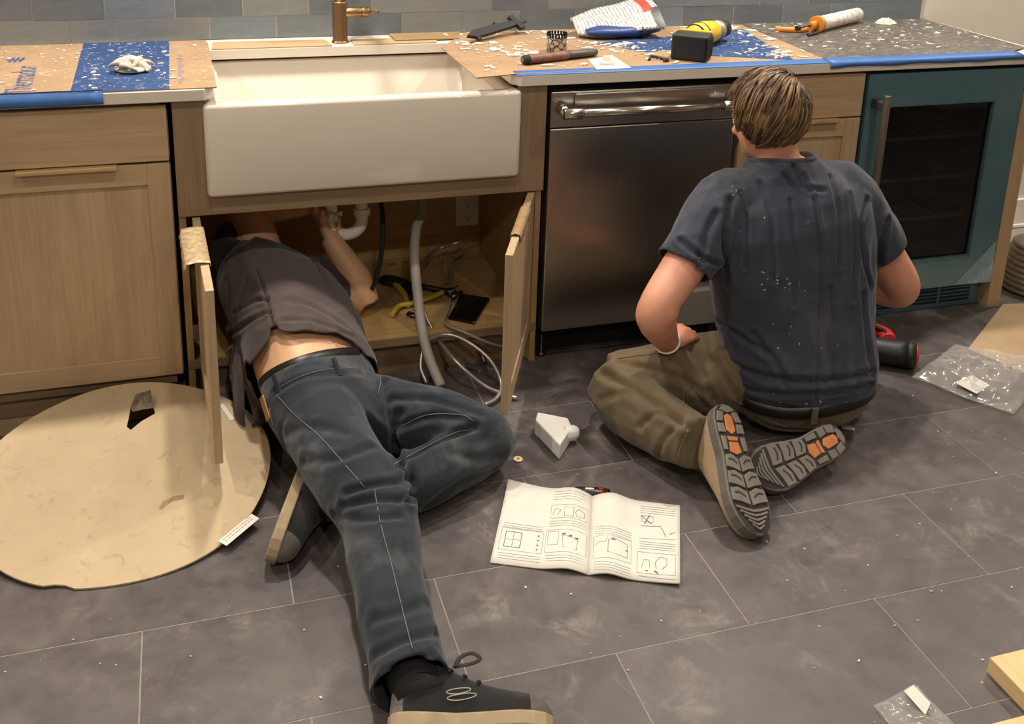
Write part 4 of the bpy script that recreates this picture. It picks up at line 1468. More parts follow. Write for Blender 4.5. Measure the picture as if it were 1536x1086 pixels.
# clear plastic bag on the floor with a white label
def film_sheet(name, corners, z0, hmax, seed, label, n=40):
    vs, fs = [], []
    P = [Vector((c_[0], c_[1], 0)) for c_ in corners]
    for i in range(n + 1):
        for j in range(n + 1):
            u, v = i / n, j / n
            p_ = P[0].lerp(P[1], u).lerp(P[3].lerp(P[2], u), v)
            q = Vector((p_.x * 9, p_.y * 9, seed))
            f_ = max(0, 1 - abs(noise.noise(q)) * 3.2) * 0.55 + max(0, 1 - abs(noise.noise(q * 2.3)) * 3) * 0.3 + 0.25 * (noise.noise(q * 0.7) + 0.6)
            e_ = min(1, 6 * min(u, 1 - u, v, 1 - v) + 0.15)
            wob = 0.012 * noise.noise(q * 0.8 + Vector((4, 4, 4)))
            vs.append((p_.x + wob, p_.y + wob, z0 + max(0.001, hmax * f_ * e_)))
    for i in range(n):
        for j in range(n):
            k = i * (n + 1) + j
            fs.append((k, k + n + 1, k + n + 2, k + 1))
    o = MB().add(vs, fs, True).build(name, FILMCLEAR)
    md = o.modifiers.new('thick', 'SOLIDIFY'); md.thickness = 0.0006
    return tag(o, label, 'bag')


t = NT('clear_film')
t.col(C(214, 210, 202))
t.set(Roughness=0.16, Alpha=0.17, Specular_IOR_Level=1.0)
FILMCLEAR = t.m
pb = film_sheet('plastic_bag', [(2.118, -0.392), (2.400, -0.240), (2.62, -0.44), (2.26, -0.655)], 0.006, 0.042, 2.2, 'clear plastic bag with a white label on the floor in front of the cardboard')
LB = [Vector(PZ(0.028, u, v)) for u, v in ((1432, 573), (1458, 562), (1485, 577), (1465, 590))]
MB().prism([(p_.x, p_.y) for p_ in LB], 0.026, 0.0268).build('label', WHITEPAPER, pb)
pb2 = film_sheet('plastic_bag', [tuple(PZ(0.005, u, v)[:2]) for u, v in ((1310, 1058), (1372, 1026), (1452, 1100), (1360, 1125))], 0.002, 0.022, 6.1, 'clear plastic bag crumpled round a white slip near the lumber')
LB = [Vector(PZ(0.024, u, v)) for u, v in ((1356, 1036), (1370, 1027), (1396, 1054), (1388, 1072))]
MB().prism([(p_.x, p_.y) for p_ in LB], 0.023, 0.0236).build('label', WHITEPAPER, pb2)

fc = MB().prism([(2.423, -0.274), (2.785, -0.02), (2.85, -0.03), (3.12, -0.12), (3.05, -0.34), (2.489, -0.447)], 0.0003, 0.005).build('cardboard_sheet', CARDP)
tag(fc, 'plain brown cardboard sheet on the floor beside the ribbed duct', 'cardboard')

# ribbed silver duct coil
prof = []
for k in range(9):
    z = 0.004 + k * 0.020
    r_ = 0.125 - 0.0005 * (k - 1) ** 2
    prof += [(r_ - 0.006, z), (r_, z + 0.006), (r_, z + 0.012), (r_ - 0.006, z + 0.0185)]
prof += [(0.075, 0.19), (0.005, 0.195)]
MBd = MB().lathe(prof, 40, Matrix.Translation((3.01, 0.075, 0.0)))
tag(MBd.build('duct', simple('galvanised', C(150, 146, 140), 0.3, 0.85, var=0.1)), 'ribbed silver metal duct standing on the floor past the end panel', 'duct')

# lumber
lb = MB().box((1.506, -2.05, 0.0003), (1.596, -1.430, 0.038)).build('lumber', PINE, None, 0.002)
tag(lb, 'pale pine board whose end reaches further towards the kneeling person', 'lumber')
lb = MB().box((1.382, -2.1, 0.0003), (1.472, -1.566, 0.038)).build('lumber', PINE, None, 0.002)
tag(lb, 'pale pine board next to the clear bag that holds a white slip', 'lumber')

# small grey connector
c_ = PZ(0.006, 1272, 643)
cn = thing('wire_connector', (c_.x, c_.y, 0), 'tiny grey connector on the floor by the boot heel', 'connector')
MB().tube([c_ + Vector((-0.014, 0.012, 0.002)), c_ + Vector((0.006, -0.005, 0.002))], [(0.009, 0.0075), (0.009, 0.0075)], 8).build('body', simple('grey_connector', C(112, 118, 126), 0.4), cn, 0.001)
MB().tube([c_ + Vector((0.006, -0.005, 0.002)), c_ + Vector((0.014, -0.011, 0.002))], 0.005, 8).build('tip', simple('connector_tip', C(170, 172, 172), 0.4), cn)

# pale plate low on the dishwasher, seen between the kneeling person's arm and side
MB().box((1.475, -0.050, 0.0845), (1.66, -0.0222, 0.20)).build('pale_plate', simple('satin_plate', C(176, 172, 162), 0.45, 0.4), dw, 0.001)
# ================================================================== people: tools
def fuse(mbs, voxel, it=4, fac=0.5):
    b = MB()
    for m_ in mbs:
        b.add(m_.v, m_.f, True)
        k = len(m_.f)
    me = b.mesh('fuse')
    bm = bmesh.new(); bm.from_mesh(me); bmesh.ops.recalc_face_normals(bm, faces=bm.faces); bm.to_mesh(me); bm.free()
    o = bpy.data.objects.new('fuse', me)
    COL.objects.link(o)
    md = o.modifiers.new('r', 'REMESH')
    md.mode = 'VOXEL'
    md.voxel_size = voxel
    md.use_smooth_shade = True
    s_ = o.modifiers.new('s', 'SMOOTH')
    s_.factor = fac
    s_.iterations = it
    bpy.context.view_layer.update()
    dg = bpy.context.evaluated_depsgraph_get()
    out = bpy.data.meshes.new_from_object(o.evaluated_get(dg))
    bpy.data.objects.remove(o)
    return out


def co(me):
    a = np.empty(len(me.vertices) * 3, dtype=np.float32)
    me.vertices.foreach_get('co', a)
    return a.reshape(-1, 3).astype(float)


def setco(me, a):
    me.vertices.foreach_set('co', a.astype(np.float32).ravel())
    me.update()


def nrm(me):
    a = np.empty(len(me.vertices) * 3, dtype=np.float32)
    me.vertices.foreach_get('normal', a)
    return a.reshape(-1, 3).astype(float)


def bvh(me):
    return BVHTree.FromPolygons([v.co.copy() for v in me.vertices], [tuple(p_.vertices) for p_ in me.polygons])


def cast(tree, u, v):
    d = ray(u, v).normalized()
    h = tree.ray_cast(CAM, d)
    return (h[0], h[1]) if h[0] is not None else (None, None)


def polydist(P, L):
    d = np.full(len(P), 1e9)
    for a_, b2 in zip(L[:-1], L[1:]):
        a_, b2 = np.array(a_), np.array(b2)
        ab = b2 - a_
        t_ = np.clip(((P - a_) @ ab) / max(ab @ ab, 1e-12), 0, 1)
        d = np.minimum(d, np.linalg.norm(P - (a_ + t_[:, None] * ab), axis=1))
    return d


def creases(me, lines, k_=1.0):
    """lines: (pixel polyline, width, depth). The polyline is first set down on the surface, then pressed in as a fold in 3D."""
    tr_ = bvh(me)
    P, N = co(me), nrm(me)
    D = np.zeros(len(P))
    for pts, w, dep in lines:
        L = []
        for q in smooth_path([Vector((u, v, 0)) for u, v in pts], 3):
            h, _ = cast(tr_, q.x, q.y)
            if h is not None:
                L.append(tuple(h))
        if len(L) < 2:
            continue
        d = polydist(P, L) / w
        D += -dep * k_ * (1 - d * d) * np.exp(-d * d / 2)
    setco(me, P + N * D[:, None])


def fabric_noise(me, amp, scale, seed=0, stretch=(1, 1, 1), ridged=True):
    P, N = co(me), nrm(me)
    D = np.empty(len(P))
    for i, p_ in enumerate(P):
        q = Vector((p_[0] * stretch[0], p_[1] * stretch[1], p_[2] * stretch[2])) * scale + Vector((seed, seed * 2, 0))
        n_ = noise.noise(q)
        D[i] = (0.5 - abs(n_) * 2) if ridged else n_
    setco(me, P + N * (D * amp)[:, None])


def cut(me, tests):
    """delete vertices for which any test(P array) is True"""
    P = co(me)
    kill = np.zeros(len(P), bool)
    for f_ in tests:
        kill |= f_(P)
    bm = bmesh.new(); bm.from_mesh(me)
    bm.verts.ensure_lookup_table()
    bmesh.ops.delete(bm, geom=[bm.verts[i] for i in np.nonzero(kill)[0]], context='VERTS')
    # straighten the raw border a little
    for _ in range(14):
        bd = [v for v in bm.verts if v.is_boundary]
        new = {}
        for v in bd:
            nb = [e.other_vert(v) for e in v.link_edges if e.is_boundary]
            if len(nb) == 2:
                new[v] = (v.co * 2 + nb[0].co + nb[1].co) / 4
        for v, c_ in new.items():
            v.co = c_
    bm.to_mesh(me); bm.free()
    return me


def plane(a_, b2, c_, toward):
    a_, b2, c_ = Vector(a_), Vector(b2), Vector(c_)
    n_ = (b2 - a_).cross(c_ - a_).normalized()
    if n_.dot(Vector(toward)) < 0:
        n_ = -n_
    nn, aa = np.array(n_), np.array(a_)
    return lambda P: (P - aa) @ nn > 0


def near(p_, r_):
    q = np.array(p_)
    return lambda P: np.linalg.norm(P - q, axis=1) < r_


def both(f, g_): return lambda P: f(P) & g_(P)


def cloth(name, me, mat, parent, thick=0.004):
    o = mobj(name, me, mat, parent)
    if thick:
        md = o.modifiers.new('thick', 'SOLIDIFY')
        md.thickness = thick
        md.offset = -1
    return o


def ell(c_, r_, X=(1, 0, 0), Z=(0, 0, 1), n=20):
    M = frame(c_, X, Z)
    b = MB()
    rs = []
    for i in range(1, n):
        th = math.pi * i / n
        rs.append([M @ Vector((r_[0] * math.sin(th) * math.cos(a), r_[1] * math.sin(th) * math.sin(a), -r_[2] * math.cos(th))) for a in [2 * math.pi * k / n for k in range(n)]])
    return b.rings(rs)


def limb(pts, rad, n=18, up=None, dens=6):
    P = smooth_path(pts, dens)
    R = []
    rad = [(r_, r_) if not isinstance(r_, tuple) else r_ for r_ in rad]
    m_ = len(rad) - 1
    for k in range(len(P)):
        t_ = k / (len(P) - 1) * m_
        i = min(int(t_), m_ - 1)
        f_ = t_ - i
        R.append((lerp(rad[i][0], rad[i + 1][0], f_), lerp(rad[i][1], rad[i + 1][1], f_)))
    return MB().tube(P, R, n, up=up)


def torso(secs, wax):
    """secs: (centre, half width, half depth); wax: width axis (constant or list)"""
    rs = []
    m_ = len(secs)
    for i, (c_, hw, hd) in enumerate(secs):
        c_ = Vector(c_)
        t_ = (Vector(secs[min(i + 1, m_ - 1)][0]) - Vector(secs[max(i - 1, 0)][0])).normalized()
        w = Vector(wax[i] if isinstance(wax, list) else wax)
        w = (w - t_ * w.dot(t_)).normalized()
        d = t_.cross(w)
        ring = []
        for k in range(32):
            a = 2 * math.pi * k / 32
            ca, sa = math.cos(a), math.sin(a)
            ring.append(c_ + w * (hw * (abs(ca) ** 0.85) * (1 if ca >= 0 else -1)) + d * (hd * (abs(sa) ** 0.85) * (1 if sa >= 0 else -1)))
        rs.append(ring)
    return MB().rings(rs)


def hand(w, d, palm, thumb_side, curl, size=1.0, spread=0.0):
    """w wrist, d direction to the knuckles, palm = palm normal, thumb_side = direction across the palm to the thumb, curl = list of 5 (thumb last)"""
    d = Vector(d).normalized()
    palm = Vector(palm)
    palm = (palm - d * palm.dot(d)).normalized()
    s_ = d.cross(palm)
    if s_.dot(Vector(thumb_side)) < 0:
        s_ = -s_
    w = Vector(w)
    out = [MB().tube([w - d * 0.02, w, w + d * 0.03 * size, w + d * 0.07 * size, w + d * 0.088 * size], [(0.025, 0.019), (0.027, 0.018), (0.036 * size, 0.016), (0.041 * size, 0.014), (0.036 * size, 0.011)], 16, up=palm)]
    for k in range(4):
        off = (0.0315 - 0.021 * k) * size
        ln = (0.070, 0.078, 0.073, 0.058)[k] * size
        p_ = w + d * (0.082 - (0.006 if k == 3 else 0)) * size + s_ * off
        pts = [p_ - d * 0.02, p_]
        a = 0.0
        for q in range(3):
            a += curl[k] * (0.8, 1.1, 0.7)[q]
            seg = ln * (0.44, 0.32, 0.24)[q]
            p_ = p_ + (d * math.cos(a) + palm * math.sin(a) + s_ * spread * (1.5 - k)) * seg
            pts.append(p_)
        out.append(MB().tube(pts, [0.0095 * size, 0.0095 * size, 0.0088 * size, 0.0080 * size, 0.0062 * size], 12))
    p_ = w + d * 0.028 * size + s_ * 0.026 * size
    pts = [w + d * 0.008 + s_ * 0.012, p_]
    dr_ = (d * 0.75 + s_ * 0.65 + palm * 0.15 * curl[4]).normalized()
    for q in range(2):
        p_ = p_ + dr_ * 0.034 * size
        pts.append(p_)
        dr_ = (dr_ + palm * 0.6 * curl[4] - s_ * 0.45 * curl[4]).normalized()
    out.append(MB().tube(pts, [0.014 * size, 0.013 * size, 0.0105 * size, 0.0075 * size], 12))
    return out


def head(c_, f, u, k=1.0):
    f, u = Vector(f).normalized(), Vector(u)
    u = (u - f * u.dot(f)).normalized()
    r_ = f.cross(u)
    c_ = Vector(c_)
    P = lambda a, b2, d: c_ + (r_ * a + f * b2 + u * d) * k
    X = r_
    parts = [ell(P(0, -0.008, 0.030), (0.075 * k, 0.094 * k, 0.083 * k), X, u),
             ell(P(0, 0.020, -0.025), (0.062 * k, 0.070 * k, 0.088 * k), X, u),
             ell(P(0, 0.040, -0.070), (0.046 * k, 0.048 * k, 0.036 * k), X, u),
             ell(P(0, 0.076, 0.022), (0.050 * k, 0.016 * k, 0.014 * k), X, u),
             ell(P(0, 0.096, -0.014), (0.011 * k, 0.014 * k, 0.026 * k), X, u),
             ell(P(0, 0.103, -0.028), (0.016 * k, 0.013 * k, 0.011 * k), X, u),
             ell(P(0, 0.084, -0.058), (0.024 * k, 0.010 * k, 0.010 * k), X, u)]
    for s_ in (-1, 1):
        parts.append(ell(P(0.074 * s_, -0.004, -0.010), (0.010 * k, 0.019 * k, 0.031 * k), X, u))
        parts.append(ell(P(0.038 * s_, 0.070, -0.022), (0.020 * k, 0.016 * k, 0.016 * k), X, u))
    return parts, P


def shoe_frame(heel, toe, upw):
    return frame(heel, Vector(toe) - Vector(heel), upw)


SOLEW = [(0, 0.004), (0.012, 0.018), (0.05, 0.029), (0.12, 0.035), (0.25, 0.0365), (0.40, 0.0345), (0.55, 0.041), (0.68, 0.048), (0.78, 0.0495), (0.87, 0.044), (0.94, 0.033), (0.985, 0.017), (1.0, 0.003)]


def sole_outline(L_, side, grow=0.0, curve=0.010):
    """side +1/-1 bends the toe inwards"""
    L1, L2 = [], []
    for x, w in SOLEW:
        c_ = side * curve * (math.sin(math.pi * x) - 0.6 * x)
        L1.append((x * L_ + (0.0 if 0 < x < 1 else (grow if x == 1 else -grow)), c_ + (w + grow)))
        L2.append((x * L_ + (0.0 if 0 < x < 1 else (grow if x == 1 else -grow)), c_ - (w + grow)))
    return L1 + L2[::-1]


def shoe(name, parent, M, L_, side, upper_mat, sole_mat, mid=0.024, boot=False, curve=0.010, wide=1.0, caps=None):
    M = M @ Matrix.Diagonal((1, wide, 1, 1))
    rs = []
    prof = [(0.005, 0.045), (0.04, 0.080), (0.12, 0.098), (0.22, 0.104), (0.32, 0.098), (0.42, 0.084), (0.55, 0.068), (0.68, 0.057), (0.80, 0.052), (0.90, 0.045), (0.96, 0.034), (0.995, 0.012)]
    k_ = 1.18 if boot else 1.0
    for x, h in prof:
        w = np.interp(x, [a for a, _ in SOLEW], [b2 for _, b2 in SOLEW]) - 0.002
        c_ = side * curve * (math.sin(math.pi * x) - 0.6 * x)
        hh = h * (k_ if x < 0.6 else 1.0)
        ring = []
        for q in range(20):
            a = 2 * math.pi * q / 20
            ca, sa = math.cos(a), math.sin(a)
            y = c_ + w * (abs(ca) ** 0.7) * (1 if ca >= 0 else -1) * (1 - (0.32 if sa > 0 else 0) * max(0, sa) ** 1.5)
            z = mid - 0.006 + (hh * (sa ** 0.8) if sa > 0 else 0.004 * sa)
            ring.append(M @ Vector((x * L_, y, z)))
        rs.append(ring)
    up = MB().rings(rs).build(name, upper_mat, parent, fix=True)
    md = up.modifiers.new('sub', 'SUBSURF'); md.levels = 1; md.render_levels = 1

    def overlay(nm, i0, i1, mat, grow=1.035):
        orr = []
        for r_ in rs[i0:i1]:
            c_ = sum(r_, Vector()) / len(r_)
            orr.append([c_ + (q - c_) * grow for q in r_])
        if i1 == len(rs):
            c_ = sum(orr[-1], Vector()) / 20
            dx = (rs[-1][0] - rs[-2][0]).normalized() * 0.003
            orr[-1] = [q + dx for q in orr[-1]]
        if i0 == 0:
            dx = (rs[0][0] - rs[1][0]).normalized() * 0.003
            orr[0] = [q + dx for q in orr[0]]
        ov = MB().rings(orr).build(nm, mat, up, fix=True)
        md2 = ov.modifiers.new('sub', 'SUBSURF'); md2.levels = 1; md2.render_levels = 1
    if caps:
        overlay('toe_cap', len(rs) - 4, len(rs), caps[0])
        overlay('heel_counter', 0, 3, caps[1])
    so = MB().prism(sole_outline(L_, side, 0.002, curve), 0.0, mid, M).build('sole', sole_mat, up, 0.004, 3)
    return up, so


def stitches(tree, px, r_, mat, parent, name='seam', dash=None, lift=0.0012):
    L = []
    for q in smooth_path([Vector((u, v, 0)) for u, v in px], 4):
        h, n_ = cast(tree, q.x, q.y)
        if h is not None:
            if n_.dot(ray(q.x, q.y)) > 0:
                n_ = -n_
            L.append(h + n_ * lift)
    if len(L) < 2:
        return
    MB().tube(L, r_, 6).build(name, mat, parent)


def m_skin(name, a, b2, red):
    t = NT(name)
    f = t.noise(t.coords((1, 1, 1)), 14, 5, 0.6)
    f2 = t.noise(t.coords((1, 1, 1)), 5, 3)
    base = t.ramp(f, [(0.3, a), (0.7, b2)])
    base = t.mix(t.ramp(f2, [(0.45, (0, 0, 0)), (0.7, (0.55, 0.55, 0.55))]), base, red)
    t.col(base)
    t.set(Roughness=0.5, Subsurface_Weight=0.12, Subsurface_Scale=0.01)
    t.bump(t.noise(t.coords((1, 1, 1)), 160, 3), 0.08, 0.001)
    return t.m


SKIN1 = m_skin('skin_pale', C(206, 160, 122), C(218, 174, 136), C(200, 144, 112))
SKIN2 = m_skin('skin_ruddy', C(196, 136, 108), C(208, 150, 122), C(188, 112, 92))


def m_cloth(name, a, b2, fine=420, wear=None, wsc=3.0, wamt=0.5, rough=0.9, streak=(1, 1, 1)):
    t = NT(name)
    f = t.noise(t.coords((1, 1, 1)), 7, 5, 0.6)
    base = t.ramp(f, [(0.3, a), (0.7, b2)])
    fz = t.noise(t.coords(streak), fine, 2, 0.5)
    base = t.mix(0.22, base, t.ramp(fz, [(0.3, tuple(x * 0.6 for x in a[:3])), (0.7, tuple(min(1, x * 1.5) for x in b2[:3]))]))
    if wear:
        f3 = t.noise(t.coords((1, 1, 1)), wsc, 6, 0.68, 0.6)
        base = t.mix(t.ramp(f3, [(0.52, (0, 0, 0)), (0.75, (wamt,) * 3)]), base, wear)
    t.col(base)
    t.set(Roughness=rough, Specular_IOR_Level=0.15, Sheen_Weight=0.15, Sheen_Roughness=0.5)
    t.bump(fz, 0.15, 0.001)
    return t.m


DENIM = m_cloth('denim', C(31, 36, 43), C(42, 48, 55), 500, C(102, 103, 100), 3.6, 0.58, streak=(1, 0.25, 1))
SHIRT1 = m_cloth('charcoal_jersey', C(62, 54, 51), C(72, 63, 59), 380, C(92, 82, 76), 8, 0.3)
SHIRT2 = m_cloth('navy_jersey', C(46, 50, 60), C(56, 60, 70), 380, C(96, 94, 94), 6, 0.42, streak=(0.3, 0.3, 1.6))
KHAKI = m_cloth('brown_work_cloth', C(84, 72, 52), C(100, 86, 64), 420, C(138, 120, 92), 4.5, 0.5)
THREAD = simple('pale_thread', C(112, 110, 102), 0.8)
THREADB = simple('brown_thread', C(120, 104, 80), 0.8)
BELT = simple('black_leather', C(24, 22, 21), 0.4)

# ================================================================== the person lying under the sink
P1 = thing('person', (0.38, -0.55, 0), 'person in jeans and dark shirt lying with the upper body inside the sink cabinet', 'person')
WAX = (-0.74, 0.0, 0.67)
tsec = [((0.345, -0.47, 0.145), 0.150, 0.100), ((0.338, -0.38, 0.150), 0.162, 0.112), ((0.330, -0.27, 0.168), 0.162, 0.120), ((0.318, -0.12, 0.210), 0.170, 0.128), ((0.292, 0.04, 0.250), 0.184, 0.128), ((0.262, 0.15, 0.266), 0.182, 0.112), ((0.238, 0.215, 0.285), 0.140, 0.088), ((0.222, 0.262, 0.335), 0.07, 0.065)]
hd1, hp1 = head((0.185, 0.400, 0.470), (0.72, 0.10, 0.62), (-0.20, 0.80, 0.50))
el1 = PZ(0.172, 549, 452)
wr1 = PY(0.235, 494, 356)
r_thigh = [PZ(0.185, 486, 640), PZ(0.165, 522, 705), PZ(0.135, 566, 775), PZ(0.112, 580, 870), PZ(0.085, 606, 985)]
l_thigh = [PZ(0.125, 560, 620), PZ(0.12, 650, 632), PZ(0.10, 728, 655)]
l_shin = [PZ(0.085, 728, 662), PZ(0.075, 655, 708), PZ(0.068, 560, 742), PZ(0.06, 462, 738)]
hand1 = hand(wr1 + Vector((-0.01, 0.006, 0.022)), (-0.35, 0.10, 0.75), (0.5, 0.1, 0.5), (0.3, -0.9, 0.2), [0.55, 0.6, 0.65, 0.7, 0.6], 0.95)
wr1b = Vector((0.375, 0.285, 0.455))
hand1b = hand(wr1b, (0.9, -0.25, -0.15), (0.15, -0.3, -0.9), (0.2, -0.9, 0.1), [0.7, 0.75, 0.8, 0.85, 0.6], 0.95)
parts = [torso(tsec, WAX)] + hd1 + hand1 + hand1b
parts += [limb([(0.228, 0.235, 0.340), (0.215, 0.285, 0.395), (0.198, 0.34, 0.43)], [0.068, 0.062, 0.062]),
          limb([(0.375, 0.215, 0.255), (0.45, 0.205, 0.215), el1], [0.060, 0.056, 0.048]),
          limb([el1 + Vector((-0.004, 0, -0.006)), el1.lerp(wr1, 0.35) + Vector((0.006, 0, 0.004)), wr1], [0.047, (0.053, 0.048), 0.030]),
          limb([(0.165, 0.19, 0.325), (0.150, 0.29, 0.36), (0.20, 0.40, 0.41)], [0.056, 0.050, 0.043]),
          limb([(0.20, 0.40, 0.41), (0.29, 0.35, 0.43), wr1b], [0.043, 0.041, 0.027]),
          limb([r_thigh[0] + Vector((0, 0.08, -0.02))] + r_thigh, [0.075, 0.075, 0.065, 0.052, 0.045, 0.034]),
          limb([Vector((0.41, -0.42, 0.12))] + l_thigh, [0.07, 0.07, 0.06, 0.048]),
          limb(l_shin, [0.048, 0.048, 0.042, 0.034])]
me = fuse(parts, 0.0055, 4)
# skin folds at the waist
creases(me, [([(500, 512), (530, 520), (547, 538)], 0.006, 0.005), ([(505, 520), (525, 530), (540, 545)], 0.005, 0.003)])
body1 = mobj('body', me, SKIN1, P1)
MB_h = []
for s_ in (-1, 1):
    e = ell(hp1(0.031 * s_, 0.080, 0.0), (0.013, 0.013, 0.013), n=12).build('eye', simple('eye_white', C(220, 214, 206), 0.3), body1)


def hair_axes(hp):
    return [(hp(*q) - hp(0, 0, 0)).normalized() for q in ((1, 0, 0), (0, 1, 0), (0, 0, 1))]


def hair_cap(hp, RA, hairline, N_=40):
    HC = hp(0, -0.010, 0.028)
    ax = hair_axes(hp)

    def surf(d, lift=0.0):
        d = d.normalized()
        k = 1 / math.sqrt((d.x / RA[0]) ** 2 + (d.y / RA[1]) ** 2 + (d.z / RA[2]) ** 2)
        return HC + (ax[0] * d.x + ax[1] * d.y + ax[2] * d.z) * (k + lift)
    caps = []
    for i in range(N_ + 1):
        for j in range(N_):
            th, ph = math.pi * i / N_, 2 * math.pi * j / N_
            caps.append(Vector((math.sin(th) * math.cos(ph), math.sin(th) * math.sin(ph), math.cos(th))))
    idx, vs, fs = {}, [], []
    for i in range(N_):
        for j in range(N_):
            q = [i * N_ + j, (i + 1) * N_ + j, (i + 1) * N_ + (j + 1) % N_, i * N_ + (j + 1) % N_]
            if all(hairline(caps[k]) for k in q):
                for k in q:
                    if k not in idx:
                        idx[k] = len(vs); vs.append(surf(caps[k]))
                f_ = tuple(dict.fromkeys(idx[k] for k in q))
                if len(f_) > 2:
                    fs.append(f_)
    return vs, fs, surf, HC


vs, fs, _, _ = hair_cap(hp1, (0.083, 0.102, 0.092), lambda d: d.z > (0.5 if d.y > 0.3 else 0.35))
hm = MB().add(vs, fs, True).build('hair', simple('dark_hair', C(52, 40, 30), 0.7, var=0.4, vscale=80), P1)

# ---- shirt
s1 = [(c_, a + 0.018, b2 + 0.016) for c_, a, b2 in tsec[1:7]]
s1[0] = ((0.332, -0.34, 0.165), 0.180, 0.128)
s1[1] = ((0.326, -0.25, 0.180), 0.188, 0.142)
parts = [torso(s1, WAX),
         limb([(0.375, 0.215, 0.255), (0.43, 0.207, 0.222), (0.485, 0.198, 0.195)], [0.074, 0.070, 0.066]),
         limb([(0.165, 0.19, 0.32), (0.152, 0.26, 0.345), (0.165, 0.33, 0.375)], [0.066, 0.062, 0.058]),
         limb([(0.20, -0.02, 0.21), (0.170, -0.14, 0.15), (0.165, -0.23, 0.09), (0.175, -0.27, 0.06)], [(0.06, 0.07), (0.055, 0.075), (0.045, 0.07), (0.03, 0.05)])]
me = fuse(parts, 0.0060, 5)
fabric_noise(me, 0.006, 9, 1.3)
creases(me, [([(385, 405), (395, 430), (404, 460), (410, 490)], 0.006, 0.006),
             ([(352, 470), (380, 452), (402, 450)], 0.008, 0.007), ([(350, 500), (378, 480), (404, 468)], 0.008, 0.008),
             ([(340, 420), (345, 470), (340, 540)], 0.010, 0.008), ([(370, 420), (358, 460), (352, 520), (345, 580)], 0.009, 0.007),
             ([(430, 450), (470, 460), (520, 490)], 0.012, 0.004), ([(420, 480), (470, 482), (530, 505)], 0.008, 0.004),
             ([(335, 350), (380, 362), (430, 360)], 0.012, 0.006), ([(420, 352), (460, 380), (490, 420)], 0.012, 0.005)])
tr_ = bvh(me)
hem = []
for u, v in ((366, 578), (374, 560), (388, 530), (402, 511), (407, 488), (413, 487), (421, 497), (440, 499), (470, 498), (500, 500), (525, 510), (543, 524), (552, 538)):
    h, _ = cast(tr_, u, v)
    if h is not None:
        hem.append((h.x, h.y))
hem.sort()
hem = [(hem[0][0] - 0.10, -0.45), (hem[0][0] - 0.012, -0.42)] + hem
hem += [(hem[-1][0] + 0.006, hem[-1][1] + 0.015), (hem[-1][0] + 0.05, hem[-1][1] + 0.07)]
hx_, hy_ = np.array([q[0] for q in hem]), np.array([q[1] for q in hem])
tests = [lambda P: P[:, 1] < np.interp(P[:, 0], hx_, hy_), both(lambda P: P[:, 0] > 0.487, lambda P: P[:, 1] > 0.12)]
cut(me, tests)
sh1 = cloth('shirt', me, SHIRT1, P1, 0.004)
tr_ = bvh(me)
stitches(tr_, [(386, 405), (395, 432), (404, 462), (412, 488)], 0.0012, simple('dark_thread', C(40, 34, 32), 0.9), sh1)

# ---- jeans
pel = [((0.345, -0.50, 0.140), 0.152, 0.104), ((0.342, -0.42, 0.150), 0.172, 0.122), ((0.340, -0.33, 0.160), 0.168, 0.122), ((0.337, -0.24, 0.178), 0.162, 0.122)]
hemp = PZ(0.078, 618, 1035)
parts = [torso(pel, WAX),
         limb([Vector((0.315, -0.40, 0.185))] + r_thigh + [hemp], [0.098, 0.100, 0.094, 0.086, 0.074, 0.070, 0.076]),
         limb([Vector((0.40, -0.42, 0.13))] + l_thigh, [0.100, 0.098, 0.086, 0.074]),
         limb([l_thigh[-1]] + l_shin, [0.070, 0.072, 0.070, 0.064, 0.058]),
         ell(PZ(0.095, 728, 657), (0.072, 0.080, 0.078))]
me = fuse(parts, 0.0060, 6)
P_ = co(me)
P_[:, 2] = np.maximum(P_[:, 2], 0.0022)
setco(me, P_)
fabric_noise(me, 0.0045, 8, 4.1)
creases(me, [([(600, 690), (620, 720), (612, 752)], 0.010, 0.008), ([(520, 740), (560, 728), (615, 722)], 0.010, 0.009), ([(515, 760), (560, 750), (618, 752)], 0.010, 0.009),
             ([(500, 772), (545, 780), (600, 775)], 0.009, 0.006), ([(455, 690), (500, 690), (560, 670)], 0.012, 0.006), ([(410, 590), (460, 565), (540, 560)], 0.010, 0.004),
             ([(590, 600), (650, 600), (720, 625)], 0.012, 0.009), ([(600, 640), (650, 625), (700, 632)], 0.010, 0.007), ([(592, 700), (640, 672), (712, 640)], 0.013, 0.016),
             ([(600, 620), (590, 660), (598, 695)], 0.012, 0.010), ([(680, 680), (720, 690), (755, 680)], 0.014, 0.006), ([(640, 760), (690, 725), (740, 705)], 0.016, 0.006),
             ([(560, 930), (600, 920), (640, 905)], 0.012, 0.005), ([(560, 985), (610, 960), (655, 950)], 0.010, 0.006), ([(575, 1010), (620, 1000), (665, 975)], 0.010, 0.006),
             ([(575, 555), (583, 610), (600, 700)], 0.010, 0.012), ([(430, 650), (470, 640), (520, 650)], 0.014, 0.005)])
wA, wB, wC = PZ(0.30, 455, 540), PZ(0.10, 556, 548), PZ(0.07, 388, 603)
wpl = plane(wA, wB, wC, (0, 1, 0))
ank = (hemp - r_thigh[-1]).normalized()
hpl = plane(hemp - ank * 0.006, hemp - ank * 0.006 + ank.orthogonal(), hemp - ank * 0.006 + ank.cross(ank.orthogonal()), ank)
cut(me, [both(wpl, lambda P: P[:, 1] > -0.44), both(hpl, lambda P: P[:, 1] < -0.95)])
je = cloth('jeans', me, DENIM, P1, 0.003)
tr_ = bvh(me)
